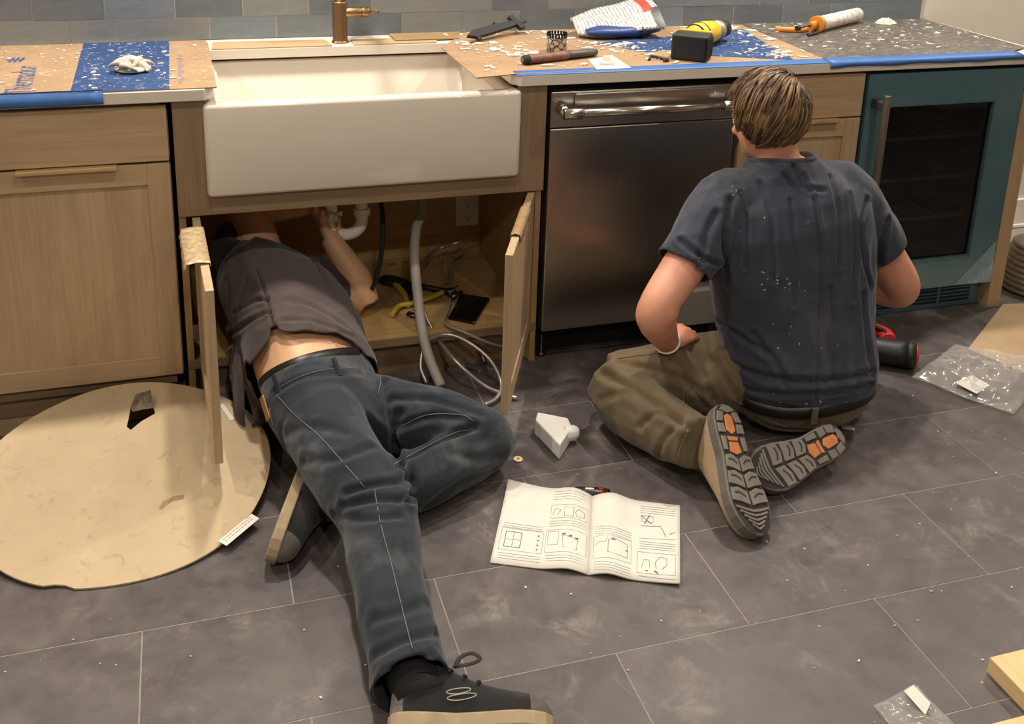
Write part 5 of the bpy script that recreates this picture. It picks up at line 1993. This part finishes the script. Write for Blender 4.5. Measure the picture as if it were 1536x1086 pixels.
for px in ([(415, 592), (440, 620), (480, 655), (520, 700), (548, 732)], [(562, 735), (572, 790), (588, 850), (600, 900), (615, 960), (624, 990)],
           [(590, 697), (630, 675), (680, 650), (700, 645)], [(600, 640), (640, 622), (690, 622), (712, 632)], [(404, 612), (412, 645), (425, 685)], [(548, 560), (570, 565), (567, 592)],
           [(400, 600), (430, 575), (480, 556), (540, 552)], [(562, 1048), (590, 1022), (640, 1000), (676, 1000)]):
    stitches(tr_, px, 0.0009, THREAD, je)
# belt follows the waist edge
bm = bmesh.new(); bm.from_mesh(me)
edge = [v.co.copy() for v in bm.verts if v.is_boundary and v.co.y > -0.46]
bm.free()
cen = sum(edge, Vector()) / len(edge)
nrmw = Vector(np.array((wB - wA).cross(wC - wA))).normalized()
if nrmw.y < 0:
    nrmw = -nrmw
ex = nrmw.orthogonal().normalized(); ey = nrmw.cross(ex)
edge.sort(key=lambda p_: math.atan2((p_ - cen).dot(ey), (p_ - cen).dot(ex)))
ring = [edge[int(i * len(edge) / 60)] for i in range(60)]
sm_ = ring[:]
for _ in range(6):
    sm_ = [(sm_[i - 1] + sm_[i] * 2 + sm_[(i + 1) % 60]) / 4 for i in range(60)]
rs = []
for p_ in sm_:
    o_ = (p_ - cen).normalized()
    rs.append([p_ + o_ * 0.001 - nrmw * 0.014, p_ + o_ * 0.004 - nrmw * 0.012, p_ + o_ * 0.0035 + nrmw * 0.014, p_ - o_ * 0.004 + nrmw * 0.016, p_ - o_ * 0.006 - nrmw * 0.008])
rs.append(rs[0])
MB().rings(rs, cap=False).build('belt', BELT, P1, fix=True)
for u, v in ((418, 578), (507, 552)):
    h, n_ = cast(tr_, u, v + 6)
    if h is not None:
        n_ = n_ if n_.dot(ray(u, v)) < 0 else -n_
        box('belt_loop', (-0.006, -0.004, -0.024), (0.006, 0.006, 0.026), DENIM, je, 0.002, 2, frame(h + nrmw * 0.012, n_.cross(nrmw), nrmw))
h, n_ = cast(tr_, 398, 612)
if h is not None:
    box('leather_patch', (-0.018, -0.001, -0.03), (0.018, 0.003, 0.03), simple('tan_leather', C(176, 132, 82), 0.6), je, 0.002, 2, frame(h, n_.cross(nrmw), nrmw))

# ---- socks and sneakers
BLKK = m_cloth('black_knit', C(28, 27, 27), C(40, 39, 38), 300, C(92, 88, 82), 9, 0.55)
SOLE1 = simple('tan_rubber', C(152, 132, 102), 0.65, var=0.28, vscale=14)
CAPS1 = (m_cloth('scuffed_grey', C(70, 66, 62), C(92, 87, 80), 200, C(140, 132, 120), 10, 0.6), m_cloth('pale_grey_suede', C(104, 97, 88), C(124, 116, 104), 200, C(60, 56, 52), 10, 0.5))
MR = shoe_frame(PZ(0.048, 582, 1100), PZ(0.040, 846, 1104), (0.02, 0.90, 0.40))
toesd = 1
shoe_r, sole_r = shoe('sneaker', P1, MR, 0.295, 1, BLKK, SOLE1, 0.026, caps=CAPS1)
MB().tube([r_thigh[-1].lerp(hemp, 0.2), hemp + Vector((0.012, -0.01, -0.004)), MR @ Vector((0.055, 0, 0.085))], [0.045, 0.048, 0.046], 18).build('sock', simple('black_sock', C(20, 19, 19), 0.95), P1)
lc = MB()
for k in range(3):
    a = MR @ Vector((0.105 + 0.026 * k, -0.022, 0.101 - 0.010 * k)); c_ = MR @ Vector((0.115 + 0.026 * k, 0.026, 0.100 - 0.010 * k))
    lc = MB().tube(smooth_path([a, (a + c_) / 2 + (MR.to_3x3() @ Vector((0, 0, 0.008))), c_], 4), 0.0032, 8)
    lc.build('lace', BLACKR, shoe_r)
bp_ = MR @ Vector((0.115, 0.010, 0.118))
loop = smooth_path([bp_, bp_ + Vector((0.015, 0.016, 0.006)), bp_ + Vector((0.038, 0.020, 0.006)), bp_ + Vector((0.050, 0.006, 0.004)), bp_ + Vector((0.034, -0.004, 0.006)), bp_ + Vector((0.004, -0.002, 0.004))], 5)
MB().tube(loop, [(0.0042, 0.002)] * len(loop), 8).build('lace_bow', BLACKR, shoe_r)


def side_pt(x, z):
    w = np.interp(x / 0.295, [a for a, _ in SOLEW], [b2 for _, b2 in SOLEW])
    sa = (z - 0.02) / 0.09
    return MR @ Vector((x, -(w * math.sqrt(max(0.05, 1 - sa * sa)) ** 0.7 * (1 - 0.32 * sa ** 1.5) + 0.0015), z))


for cx_, cz_, ra, rb in ((0.128, 0.050, 0.026, 0.0055), (0.122, 0.061, 0.022, 0.0050)):
    pth = [side_pt(cx_ + ra * math.cos(2 * math.pi * q / 20), cz_ + rb * math.sin(2 * math.pi * q / 20) + 0.12 * ra * math.cos(2 * math.pi * q / 20)) for q in range(21)]
    MB().tube(pth, 0.0011, 6, cap=False).build('side_logo', simple('logo_grey', C(150, 145, 134), 0.5), shoe_r)
ML = shoe_frame(PZ(0.072, 446, 706), PZ(0.055, 396, 838), (0.92, 0.18, -0.22))
shoe_l, sole_l = shoe('sneaker', P1, ML, 0.285, -1, BLKK, SOLE1, 0.026, caps=CAPS1)

# ================================================================== the kneeling person
P2 = thing('person', (1.6, -0.5, 0), 'person with light brown hair in a navy T-shirt kneeling before the dishwasher', 'person')
t2 = [((1.645, -0.475, 0.085), 0.188, 0.140), ((1.642, -0.475, 0.20), 0.196, 0.140), ((1.628, -0.465, 0.33), 0.202, 0.132), ((1.610, -0.445, 0.46), 0.212, 0.132), ((1.594, -0.425, 0.575), 0.218, 0.128), ((1.582, -0.412, 0.645), 0.200, 0.108), ((1.572, -0.405, 0.695), 0.130, 0.082), ((1.562, -0.400, 0.745), 0.062, 0.062)]
W2 = (0.995, -0.05, 0.03)
hd2, hp2 = head((1.534, -0.372, 0.852), (-0.16, 0.94, -0.26), (-0.06, 0.25, 0.95), 1.06)
shL, elL = Vector((1.395, -0.41, 0.636)), PY(-0.520, 988, 464)
wrL = PY(-0.425, 1002, 516)
shR, elR = Vector((1.785, -0.42, 0.640)), PY(-0.43, 1352, 432)
wrR = Vector((1.83, -0.165, 0.30))
hand2L = hand(wrL, (0.80, 0.45, 0.10), (0.15, 0.2, -0.9), (-0.3, 0.8, 0.2), [0.45, 0.5, 0.55, 0.6, 0.4], 1.0)
hand2R = hand(wrR, (-0.5, 0.85, 0.0), (-0.5, -0.2, -0.5), (-0.3, 0.2, 0.8), [0.6, 0.6, 0.6, 0.6, 0.5], 1.0)
knL, anL = PZ(0.115, 915, 575), Vector((1.215, -0.685, 0.115))
hipL, hipR = Vector((1.56, -0.45, 0.145)), Vector((1.745, -0.44, 0.145))
knR, anR = Vector((1.865, -0.10, 0.10)), Vector((1.670, -0.56, 0.070))
parts = [torso(t2, W2)] + hd2 + hand2L + hand2R
parts += [limb([(1.566, -0.40, 0.72), (1.556, -0.395, 0.77), (1.545, -0.385, 0.82)], [0.066, 0.058, 0.058]),
          limb([(1.44, -0.408, 0.645), shL, shL.lerp(elL, 0.55), elL + Vector((-0.004, 0, 0.006)), elL.lerp(wrL, 0.35) + Vector((-0.012, 0, 0.0)), wrL], [0.066, 0.066, 0.058, 0.050, 0.052, 0.031], dens=10),
          ell(elL + Vector((0.004, 0, 0.0)), (0.050, 0.050, 0.052)),
          limb([(1.74, -0.412, 0.645), shR, shR.lerp(elR, 0.55), elR, elR.lerp(wrR, 0.35) + Vector((0.01, 0, -0.01)), wrR], [0.066, 0.066, 0.060, 0.052, 0.053, 0.032], dens=10),
          ell(elR, (0.050, 0.050, 0.052)),
          limb([hipL, hipL.lerp(knL, 0.5), knL], [0.088, 0.078, 0.055]),
          limb([knL, knL.lerp(anL, 0.4), anL], [0.055, 0.05, 0.036]),
          limb([hipR, hipR.lerp(knR, 0.5), knR], [0.088, 0.078, 0.055]),
          limb([knR, knR.lerp(anR, 0.4), anR], [0.055, 0.05, 0.036])]
me = fuse(parts, 0.0055, 4)
P_ = co(me); P_[:, 2] = np.maximum(P_[:, 2], 0.004); setco(me, P_)
body2 = mobj('body', me, SKIN2, P2)
for s_ in (-1, 1):
    ell(hp2(0.031 * s_, 0.080, 0.0), (0.013, 0.013, 0.013), n=12).build('eye', simple('eye_white', C(220, 214, 206), 0.3), body2)

# ---- hair: cap and locks combed away from the crown
def hairline(d):
    d = d.normalized()
    if d.y > 0.35:
        return d.z > 0.42
    if d.y > 0.05:
        return d.z > -0.45
    return d.z > -0.97


b = MB(); shade = []
vs, fs, hsurf, HC = hair_cap(hp2, (0.090, 0.110, 0.102), hairline)
b.add(vs, fs, True)
shade += [0.2] * len(vs)
crown = Vector((0.52, -0.62, 0.62)).normalized()
cnt = 0
while cnt < 900:
    d = Vector((random.gauss(0, 1), random.gauss(0, 1), random.gauss(0, 1))).normalized()
    if not hairline(d) or d.z < -0.72:
        continue
    cnt += 1
    big = cnt < 520
    ln = random.uniform(0.6, 1.1)
    pts = []
    cur = d.copy()
    lift0 = random.uniform(0.0, 0.006) if big else random.uniform(0.004, 0.011)
    sw = random.uniform(-0.15, 0.15)
    for k in range(8):
        pts.append(hsurf(cur, lift0 + 0.005 * math.sin(math.pi * k / 7) - (0.006 * max(0, k - 5))))
        away = cur - crown
        away = away - cur * away.dot(cur)
        away = away.normalized() if away.length > 1e-4 else Vector((1, 0, 0))
        side = cur.cross(away)
        down = Vector((0, 0, -1)) - cur * (-cur.z)
        dirv = (away * 1.0 + side * (0.30 + sw) + down * 0.6 + Vector((-0.25, 0, 0))).normalized()
        nxt = (cur + dirv * ln / 7).normalized()
        if not hairline(nxt) or nxt.z < -0.9:
            nxt = (cur + dirv * ln / 40).normalized()
        cur = nxt
    r0 = random.uniform(0.0045, 0.0080) if big else random.uniform(0.0012, 0.0026)
    s_ = random.random() ** 1.3
    n0 = len(b.v)
    b.tube(pts, [(r0 * f_, (r0 * 0.32 if big else r0 * .6) * f_) for f_ in (0.4, 0.8, 1.0, 1.0, 0.95, 0.8, 0.5, 0.1)], 6, up=(pts[3] - HC))
    shade += [s_] * (len(b.v) - n0)
me = b.mesh('hair')
at = me.attributes.new('shade', 'FLOAT', 'POINT')
at.data.foreach_set('value', shade)
t = NT('light_brown_hair')
an = t.n('Attribute'); an.attribute_name = 'shade'
t.col(t.ramp(an.outputs['Fac'], [(0.0, C(62, 45, 30)), (0.45, C(98, 74, 48)), (1.0, C(150, 118, 80))]))
t.set(Roughness=0.45, Specular_IOR_Level=0.4)
hair2 = mobj('hair', me, t.m, P2)

# ---- T-shirt
s2 = [(c_, a + 0.022, b2 + 0.020) for c_, a, b2 in t2]
s2[0] = ((1.648, -0.484, 0.10), 0.216, 0.180)
s2[1] = ((1.645, -0.482, 0.19), 0.216, 0.174)
s2[-2] = ((1.572, -0.405, 0.705), 0.128, 0.090)
s2[-1] = ((1.560, -0.402, 0.765), 0.070, 0.070)
slL, slR = shL.lerp(elL, 0.62), shR.lerp(elR, 0.60)
parts = [torso(s2, W2),
         limb([(1.47, -0.41, 0.645), shL + Vector((0.01, 0, 0.0)), shL.lerp(elL, 0.35), slL], [0.082, 0.084, 0.079, 0.076]),
         limb([(1.71, -0.41, 0.65), shR + Vector((-0.01, 0, 0.0)), shR.lerp(elR, 0.35), slR], [0.082, 0.084, 0.080, 0.076])]
me = fuse(parts, 0.0060, 7)
fabric_noise(me, 0.006, 7, 2.2, (1.6, 1.0, 0.55))
fabric_noise(me, 0.003, 17, 8.2, (1.3, 1.0, 0.5))
creases(me, [([(1205, 262), (1220, 300), (1226, 350), (1230, 420), (1228, 520), (1225, 600)], 0.007, 0.005), ([(1245, 265), (1258, 320), (1258, 400)], 0.007, 0.005),
             ([(1140, 275), (1158, 330), (1160, 420)], 0.008, 0.004), ([(1095, 300), (1085, 360), (1092, 420)], 0.010, 0.009), ([(1075, 320), (1060, 350), (1050, 400)], 0.010, 0.006),
             ([(1190, 250), (1205, 280), (1235, 285)], 0.008, 0.005), ([(1175, 262), (1195, 290), (1210, 330)], 0.007, 0.004), ([(1330, 330), (1318, 380), (1322, 430)], 0.010, 0.009),
             ([(1300, 300), (1290, 350), (1305, 430)], 0.010, 0.006), ([(1075, 480), (1120, 510), (1150, 530)], 0.010, 0.006), ([(1085, 540), (1150, 565), (1230, 572), (1305, 560)], 0.011, 0.007),
             ([(1100, 580), (1160, 590), (1240, 588), (1308, 575)], 0.009, 0.005), ([(1130, 500), (1165, 545), (1180, 580)], 0.009, 0.005), ([(1295, 440), (1300, 500), (1308, 560)], 0.010, 0.006),
             ([(1020, 360), (1050, 385), (1075, 395)], 0.008, 0.006), ([(1185, 300), (1192, 380), (1190, 460)], 0.006, 0.004), ([(1275, 290), (1282, 360), (1280, 450)], 0.007, 0.005), ([(1110, 290), (1120, 340), (1118, 400)], 0.007, 0.005), ([(1245, 430), (1250, 500), (1248, 570)], 0.006, 0.004)], 1.45)
dl = (elL - shL).normalized(); drr = (elR - shR).normalized()
pq = lambda p_, d, s_: (lambda P: ((P - np.array(p_)) @ np.array(d) > s_) & (np.linalg.norm(P - np.array(p_), axis=1) < 0.105))
hl, hc_, hr_ = PY(-0.60, 1098, 585), PY(-0.64, 1200, 606), PY(-0.55, 1312, 578)
cut(me, [pq(slL, dl, -0.004), pq(slR, drr, -0.004), lambda P: (P[:, 2] < 0.132 + 0.05 * np.clip(1.60 - P[:, 0], 0, 1)),
         lambda P: (P[:, 2] - 0.747 + 0.25 * (P[:, 1] + 0.40) > 0) & (np.hypot(P[:, 0] - 1.562, P[:, 1] + 0.402) < 0.10)])
sh2 = cloth('t_shirt', me, SHIRT2, P2, 0.004)
tr_ = bvh(me)


def edge_ring(me, sel, n=60, it=6):
    bm = bmesh.new(); bm.from_mesh(me)
    edge = [v.co.copy() for v in bm.verts if v.is_boundary and sel(v.co)]
    bm.free()
    cen = sum(edge, Vector()) / len(edge)
    return edge, cen


edge, cen = edge_ring(me, lambda c_: c_.z > 0.70)
edge.sort(key=lambda p_: math.atan2(p_.y - cen.y, p_.x - cen.x))
ring = [edge[int(i * len(edge) / 48)] for i in range(48)]
for _ in range(5):
    ring = [(ring[i - 1] + ring[i] * 2 + ring[(i + 1) % 48]) / 4 for i in range(48)]
MB().tube(ring + [ring[0]], [(0.0045, 0.0095)] * 49, 8, cap=False, up=(0, 0, 1)).build('neckband', SHIRT2, sh2)
# plaster dust flecks on the shirt
FL = simple('dust_fleck', C(176, 172, 164), 0.9)
flk = MB()
random.seed(5)
for _ in range(46):
    cxp, cyp, sx_, sy_ = random.choice([(1105, 330, 25, 25), (1150, 420, 40, 20), (1180, 425, 40, 12), (1165, 520, 25, 14), (1200, 470, 60, 80), (1090, 290, 30, 20), (1210, 600, 80, 6)])
    u, v = random.gauss(cxp, sx_ * 0.6), random.gauss(cyp, sy_ * 0.6)
    h, n_ = cast(tr_, u, v)
    if h is None:
        continue
    if n_.dot(ray(u, v)) > 0:
        n_ = -n_
    M = frame(h + n_ * 0.0008, n_.orthogonal(), n_) @ Matrix.Rotation(random.random() * 6, 4, 'Z')
    s_ = random.uniform(0.0008, 0.0022)
    flk.prism([(-s_ * random.uniform(1, 3), -s_ * .6), (s_, -s_ * .5), (s_ * random.uniform(1, 2), s_ * .4), (-s_, s_ * .7)], 0, 0.0005, M)
fo = flk.build('dust_flecks', FL, sh2)
fo['kind'] = 'stuff'

# ---- trousers
pel = [((1.648, -0.480, 0.045), 0.175, 0.140), ((1.648, -0.484, 0.085), 0.200, 0.166), ((1.648, -0.484, 0.14), 0.208, 0.170), ((1.648, -0.475, 0.22), 0.200, 0.150)]
cuffL = Vector((1.222, -0.715, 0.120))
cuffR = Vector((1.655, -0.595, 0.068))
parts = [torso(pel, W2),
         limb([hipL + Vector((0.05, 0, 0.0)), hipL, hipL.lerp(knL, 0.5), knL], [0.120, 0.122, 0.108, 0.082]),
         limb([knL + Vector((0.01, 0.0, 0.0)), knL.lerp(anL, 0.35) + Vector((-0.005, 0, -0.014)), knL.lerp(anL, 0.75) + Vector((0, 0, -0.012)), anL, cuffL], [0.084, 0.088, 0.080, 0.070, 0.068]),
         limb([hipR, hipR.lerp(knR, 0.5), knR], [0.122, 0.105, 0.082]),
         limb([knR, knR.lerp(anR, 0.5), anR, cuffR], [0.082, 0.072, 0.054, 0.050])]
me = fuse(parts, 0.0060, 6)
P_ = co(me); P_[:, 2] = np.maximum(P_[:, 2], 0.0025); setco(me, P_)
fabric_noise(me, 0.005, 9, 6.4)
creases(me, [([(905, 560), (960, 590), (1020, 630)], 0.014, 0.014), ([(930, 545), (1000, 560), (1060, 590)], 0.012, 0.006), ([(960, 640), (990, 620), (1030, 640)], 0.010, 0.008),
             ([(900, 600), (940, 590), (980, 610)], 0.012, 0.006), ([(985, 700), (995, 660), (1020, 640)], 0.009, 0.007), ([(1035, 520), (1050, 550), (1070, 600)], 0.010, 0.008),
             ([(1060, 500), (1075, 540), (1100, 590)], 0.010, 0.007), ([(1010, 540), (1030, 570), (1060, 610)], 0.010, 0.006), ([(1110, 610), (1160, 640), (1220, 645)], 0.009, 0.004)])
da = (cuffL - anL).normalized()
cut(me, [pq(cuffL, da, 0.045), lambda P: (P[:, 2] > 0.150) & (P[:, 1] < -0.47) & (P[:, 0] > 1.47)])
tz = cloth('trousers', me, KHAKI, P2, 0.003)
tr_ = bvh(me)
for px in ([(1100, 598), (1130, 622), (1180, 640)], [(1112, 605), (1160, 628), (1250, 622)], [(912, 540), (970, 532), (1035, 525)], [(1020, 720), (1018, 680), (1032, 645)], [(1025, 585), (1040, 578), (1055, 600)], [(1025, 585), (1025, 605)]):
    stitches(tr_, px, 0.0012, THREADB, tz)

# belt, loop, pouch
brs = []
for k in range(60):
    a = 2 * math.pi * k / 60
    ca, sa = math.cos(a), math.sin(a)
    c_ = Vector((1.648 + 0.213 * (abs(ca) ** 0.85) * (1 if ca > 0 else -1), -0.484 + 0.176 * (abs(sa) ** 0.85) * (1 if sa > 0 else -1), 0.122 + 0.03 * (1 if sa > 0 else 0) * sa + 0.012 * ca))
    o_ = Vector((ca, sa, 0))
    brs.append([c_ - o_ * 0.004 - Vector((0, 0, 0.016)), c_ + o_ * 0.002 - Vector((0, 0, 0.016)), c_ + o_ * 0.002 + Vector((0, 0, 0.016)), c_ - o_ * 0.004 + Vector((0, 0, 0.016))])
brs.append(brs[0])
MB().rings(brs, cap=False).build('belt', BELT, P2, fix=True)
lp = PY(-0.642, 1214, 622)
box('belt_loop', (-0.008, -0.006, -0.026), (0.008, 0.004, 0.022), KHAKI, tz, 0.002, 2, rotz((lp.x, -0.664, 0.116), 0.1))
hol = PY(-0.45, 1308, 580)
box('belt_pouch', (-0.016, -0.03, -0.045), (0.016, 0.03, 0.035), BLACKP, P2, 0.006, 2, rotz((1.872, -0.50, 0.125), -0.2))
# wrist band
bd = (wrL - elL).normalized()
M = frame(wrL - bd * 0.016, bd.orthogonal(), bd)
pts = [M @ Vector((0.035 * math.cos(2 * math.pi * k / 28), 0.033 * math.sin(2 * math.pi * k / 28), 0)) for k in range(29)]
MB().tube(pts, [(0.0035, 0.0014)] * 29, 6, up=bd, cap=False).build('wrist_band', simple('white_band', C(232, 226, 214), 0.4), P2)

# ---- work boots
TANL = m_cloth('tan_suede', C(154, 130, 98), C(176, 152, 118), 260, C(104, 84, 62), 7, 0.6, 0.8)
SOLEG = simple('grey_rubber', C(98, 92, 84), 0.65, var=0.15, vscale=25)
LUG = simple('worn_lug', C(112, 105, 96), 0.6, var=0.12, vscale=30)
GROOVE = simple('sole_groove', C(46, 43, 40), 0.8)
ORGR = simple('orange_rubber', C(190, 116, 66), 0.55, var=0.15, vscale=40)


def lugs(M, L_, side, sole, curve):
    def P(x, y):  # fraction along, -1..1 across
        w = np.interp(x, [a for a, _ in SOLEW], [b2 for _, b2 in SOLEW])
        return (x * L_, side * curve * (math.sin(math.pi * x) - 0.6 * x) + y * w)
    base = MB().prism([P(x, 0.93) for x, _ in SOLEW[1:-1]] + [P(x, -0.93) for x, _ in SOLEW[1:-1]][::-1], -0.0012, 0.0, M).build('tread_base', GROOVE, sole)

    def lug(pts, mat=LUG, z=0.0065):
        MB().prism([P(*q) for q in pts], -z, -0.001, M).build('tread_lug', mat, sole, 0.0012, 1)
    # heel
    lug([(0.02, -0.5), (0.02, 0.5), (0.055, 0.72), (0.075, 0.0), (0.055, -0.72)])
    lug([(0.07, 0.35), (0.065, 0.9), (0.15, 0.95), (0.15, 0.5)]); lug([(0.165, 0.5), (0.165, 0.95), (0.24, 0.95), (0.24, 0.42)])
    lug([(0.07, -0.35), (0.065, -0.9), (0.15, -0.95), (0.15, -0.5)]); lug([(0.165, -0.5), (0.165, -0.95), (0.24, -0.95), (0.24, -0.42)])
    lug([(0.08, 0.0), (0.10, 0.32), (0.22, 0.34), (0.25, 0.0), (0.22, -0.34), (0.10, -0.32)], ORGR, 0.005)
    # shank
    lug([(0.265, 0.42), (0.265, -0.42), (0.30, -0.34), (0.30, 0.34)], ORGR, 0.004)
    lug([(0.31, 0.34), (0.31, -0.34), (0.39, -0.45), (0.41, 0.0), (0.39, 0.45)], ORGR, 0.0045)
    lug([(0.27, 0.55), (0.27, 0.9), (0.38, 0.9), (0.38, 0.62)]); lug([(0.27, -0.55), (0.27, -0.9), (0.38, -0.9), (0.38, -0.62)])
    # forefoot: zig-zag plates with chevrons on top
    rows = [(0.41, 0.52), (0.535, 0.645), (0.66, 0.77)]
    for i, (a, c_) in enumerate(rows):
        m_ = (a + c_) / 2
        dxx = 0.035
        for s_ in (-1, 1):
            lug([(a + dxx, 0.06 * s_), (a, 0.5 * s_), (a + 0.01, 0.93 * s_), (c_ - 0.01, 0.95 * s_), (c_, 0.5 * s_), (c_ + dxx - 0.012, 0.06 * s_)])
            MB().prism([P(a + dxx + 0.030, 0.22 * s_), P(a + 0.035, 0.5 * s_), P(a + 0.035, 0.78 * s_), P(a + 0.050, 0.78 * s_), P(a + 0.050, 0.5 * s_), P(a + dxx + 0.045, 0.22 * s_)], -0.0072, -0.0064, M).build('tread_groove', GROOVE, sole)
    for k in range(5):
        x0 = 0.825 + k * 0.032
        f_ = 1 - k * 0.13
        lug([(x0, 0.0), (x0 - 0.012, 0.45 * f_), (x0 - 0.030, 0.88 * f_), (x0 - 0.012, 0.90 * f_), (x0 + 0.008, 0.45 * f_), (x0 + 0.020, 0.0), (x0 + 0.008, -0.45 * f_), (x0 - 0.012, -0.90 * f_), (x0 - 0.030, -0.88 * f_), (x0 - 0.012, -0.45 * f_)])


HB, TB = Vector((1.292, -0.700, 0.212)), Vector((1.258, -0.968, 0.030))
nL = Vector((0.30, -0.56, 0.78))
MLb = shoe_frame(HB, TB, -nL)
bt_l, so_l = shoe('work_boot', P2, MLb, (TB - HB).length, 1, TANL, SOLEG, 0.030, True, 0.006, 1.15)
lugs(MLb @ Matrix.Diagonal((1, 1.15, 1, 1)), (TB - HB).length, 1, so_l, 0.006)
HB, TB = Vector((1.640, -0.722, 0.086)), Vector((1.332, -0.805, 0.064))
nR = Vector((0.02, -0.66, 0.75))
MRb = shoe_frame(HB, TB, -nR)
bt_r, so_r = shoe('work_boot', P2, MRb, (TB - HB).length, -1, TANL, SOLEG, 0.030, True, 0.006, 1.18)
lugs(MRb @ Matrix.Diagonal((1, 1.18, 1, 1)), (TB - HB).length, -1, so_r, 0.006)

# ================================================================== rag: a bundle of folded cloth
random.seed(3)
parts = []
for k in range(13):
    a = random.uniform(0, 2 * math.pi)
    r_ = random.uniform(0.0, 0.034)
    c_ = Vector((RAG_AT[0] + r_ * math.cos(a), RAG_AT[1] + 1.25 * r_ * math.sin(a), CZ + 0.012 + 0.016 * random.random()))
    d_ = random.uniform(0, math.pi)
    L_ = random.uniform(0.018, 0.036)
    bend = random.uniform(-0.02, 0.02)
    P_ = [c_ + Vector((math.cos(d_) * t_ * L_ - math.sin(d_) * bend * (1 - t_ * t_), math.sin(d_) * t_ * L_ + math.cos(d_) * bend * (1 - t_ * t_), 0.010 * (1 - t_ * t_) - 0.004 * abs(t_))) for t_ in (-1, -0.5, 0, 0.5, 1)]
    parts.append(limb(P_, [(0.005, 0.003), (0.009, 0.006), (0.010, 0.008), (0.009, 0.006), (0.005, 0.003)], 12))
parts.append(ell((RAG_AT[0], RAG_AT[1], CZ + 0.010), (0.050, 0.058, 0.008)))
me = fuse(parts, 0.0026, 2)
P_ = co(me); P_[:, 2] = np.maximum(P_[:, 2], CZ + 0.0046); setco(me, P_)
tag(mobj('rag', me, simple('grey_cloth', C(176, 168, 155), 0.9, var=0.12, vscale=30)), 'crumpled off-white rag lying on the blue printed band', 'rag')

# ================================================================== chips and dust crumbs on the floor
def s_floor():
    while True:
        x, y = random.uniform(-0.6, 2.7), random.uniform(-1.75, 0.0)
        if math.hypot(x - DCX, y - DCY) < DR + 0.02 or (0.62 < x < 1.16 and -1.06 < y < -0.58 and abs((y + 0.82) + 0.5 * (x - 0.89)) < 0.15) or (x > 2.1 and -0.66 < y < -0.02) or (1.08 < x < 1.92 and -0.96 < y < -0.08) or (0.2 < x < 0.8 and -0.62 < y) or (0.32 < x < 0.66 and -1.35 < y < -0.6):
            continue
        if random.random() < 0.25 + 0.75 * max(0, noise.noise(Vector((x * 2.5, y * 2.5, 4)))) * 2:
            return x, y


random.seed(21)
scraps('floor_chips', 420, s_floor, lambda x, y: 0.0002, SCRAP, 0.0015, 0.011, 'white plaster chips scattered over the dark floor tiles', 'debris', 3)
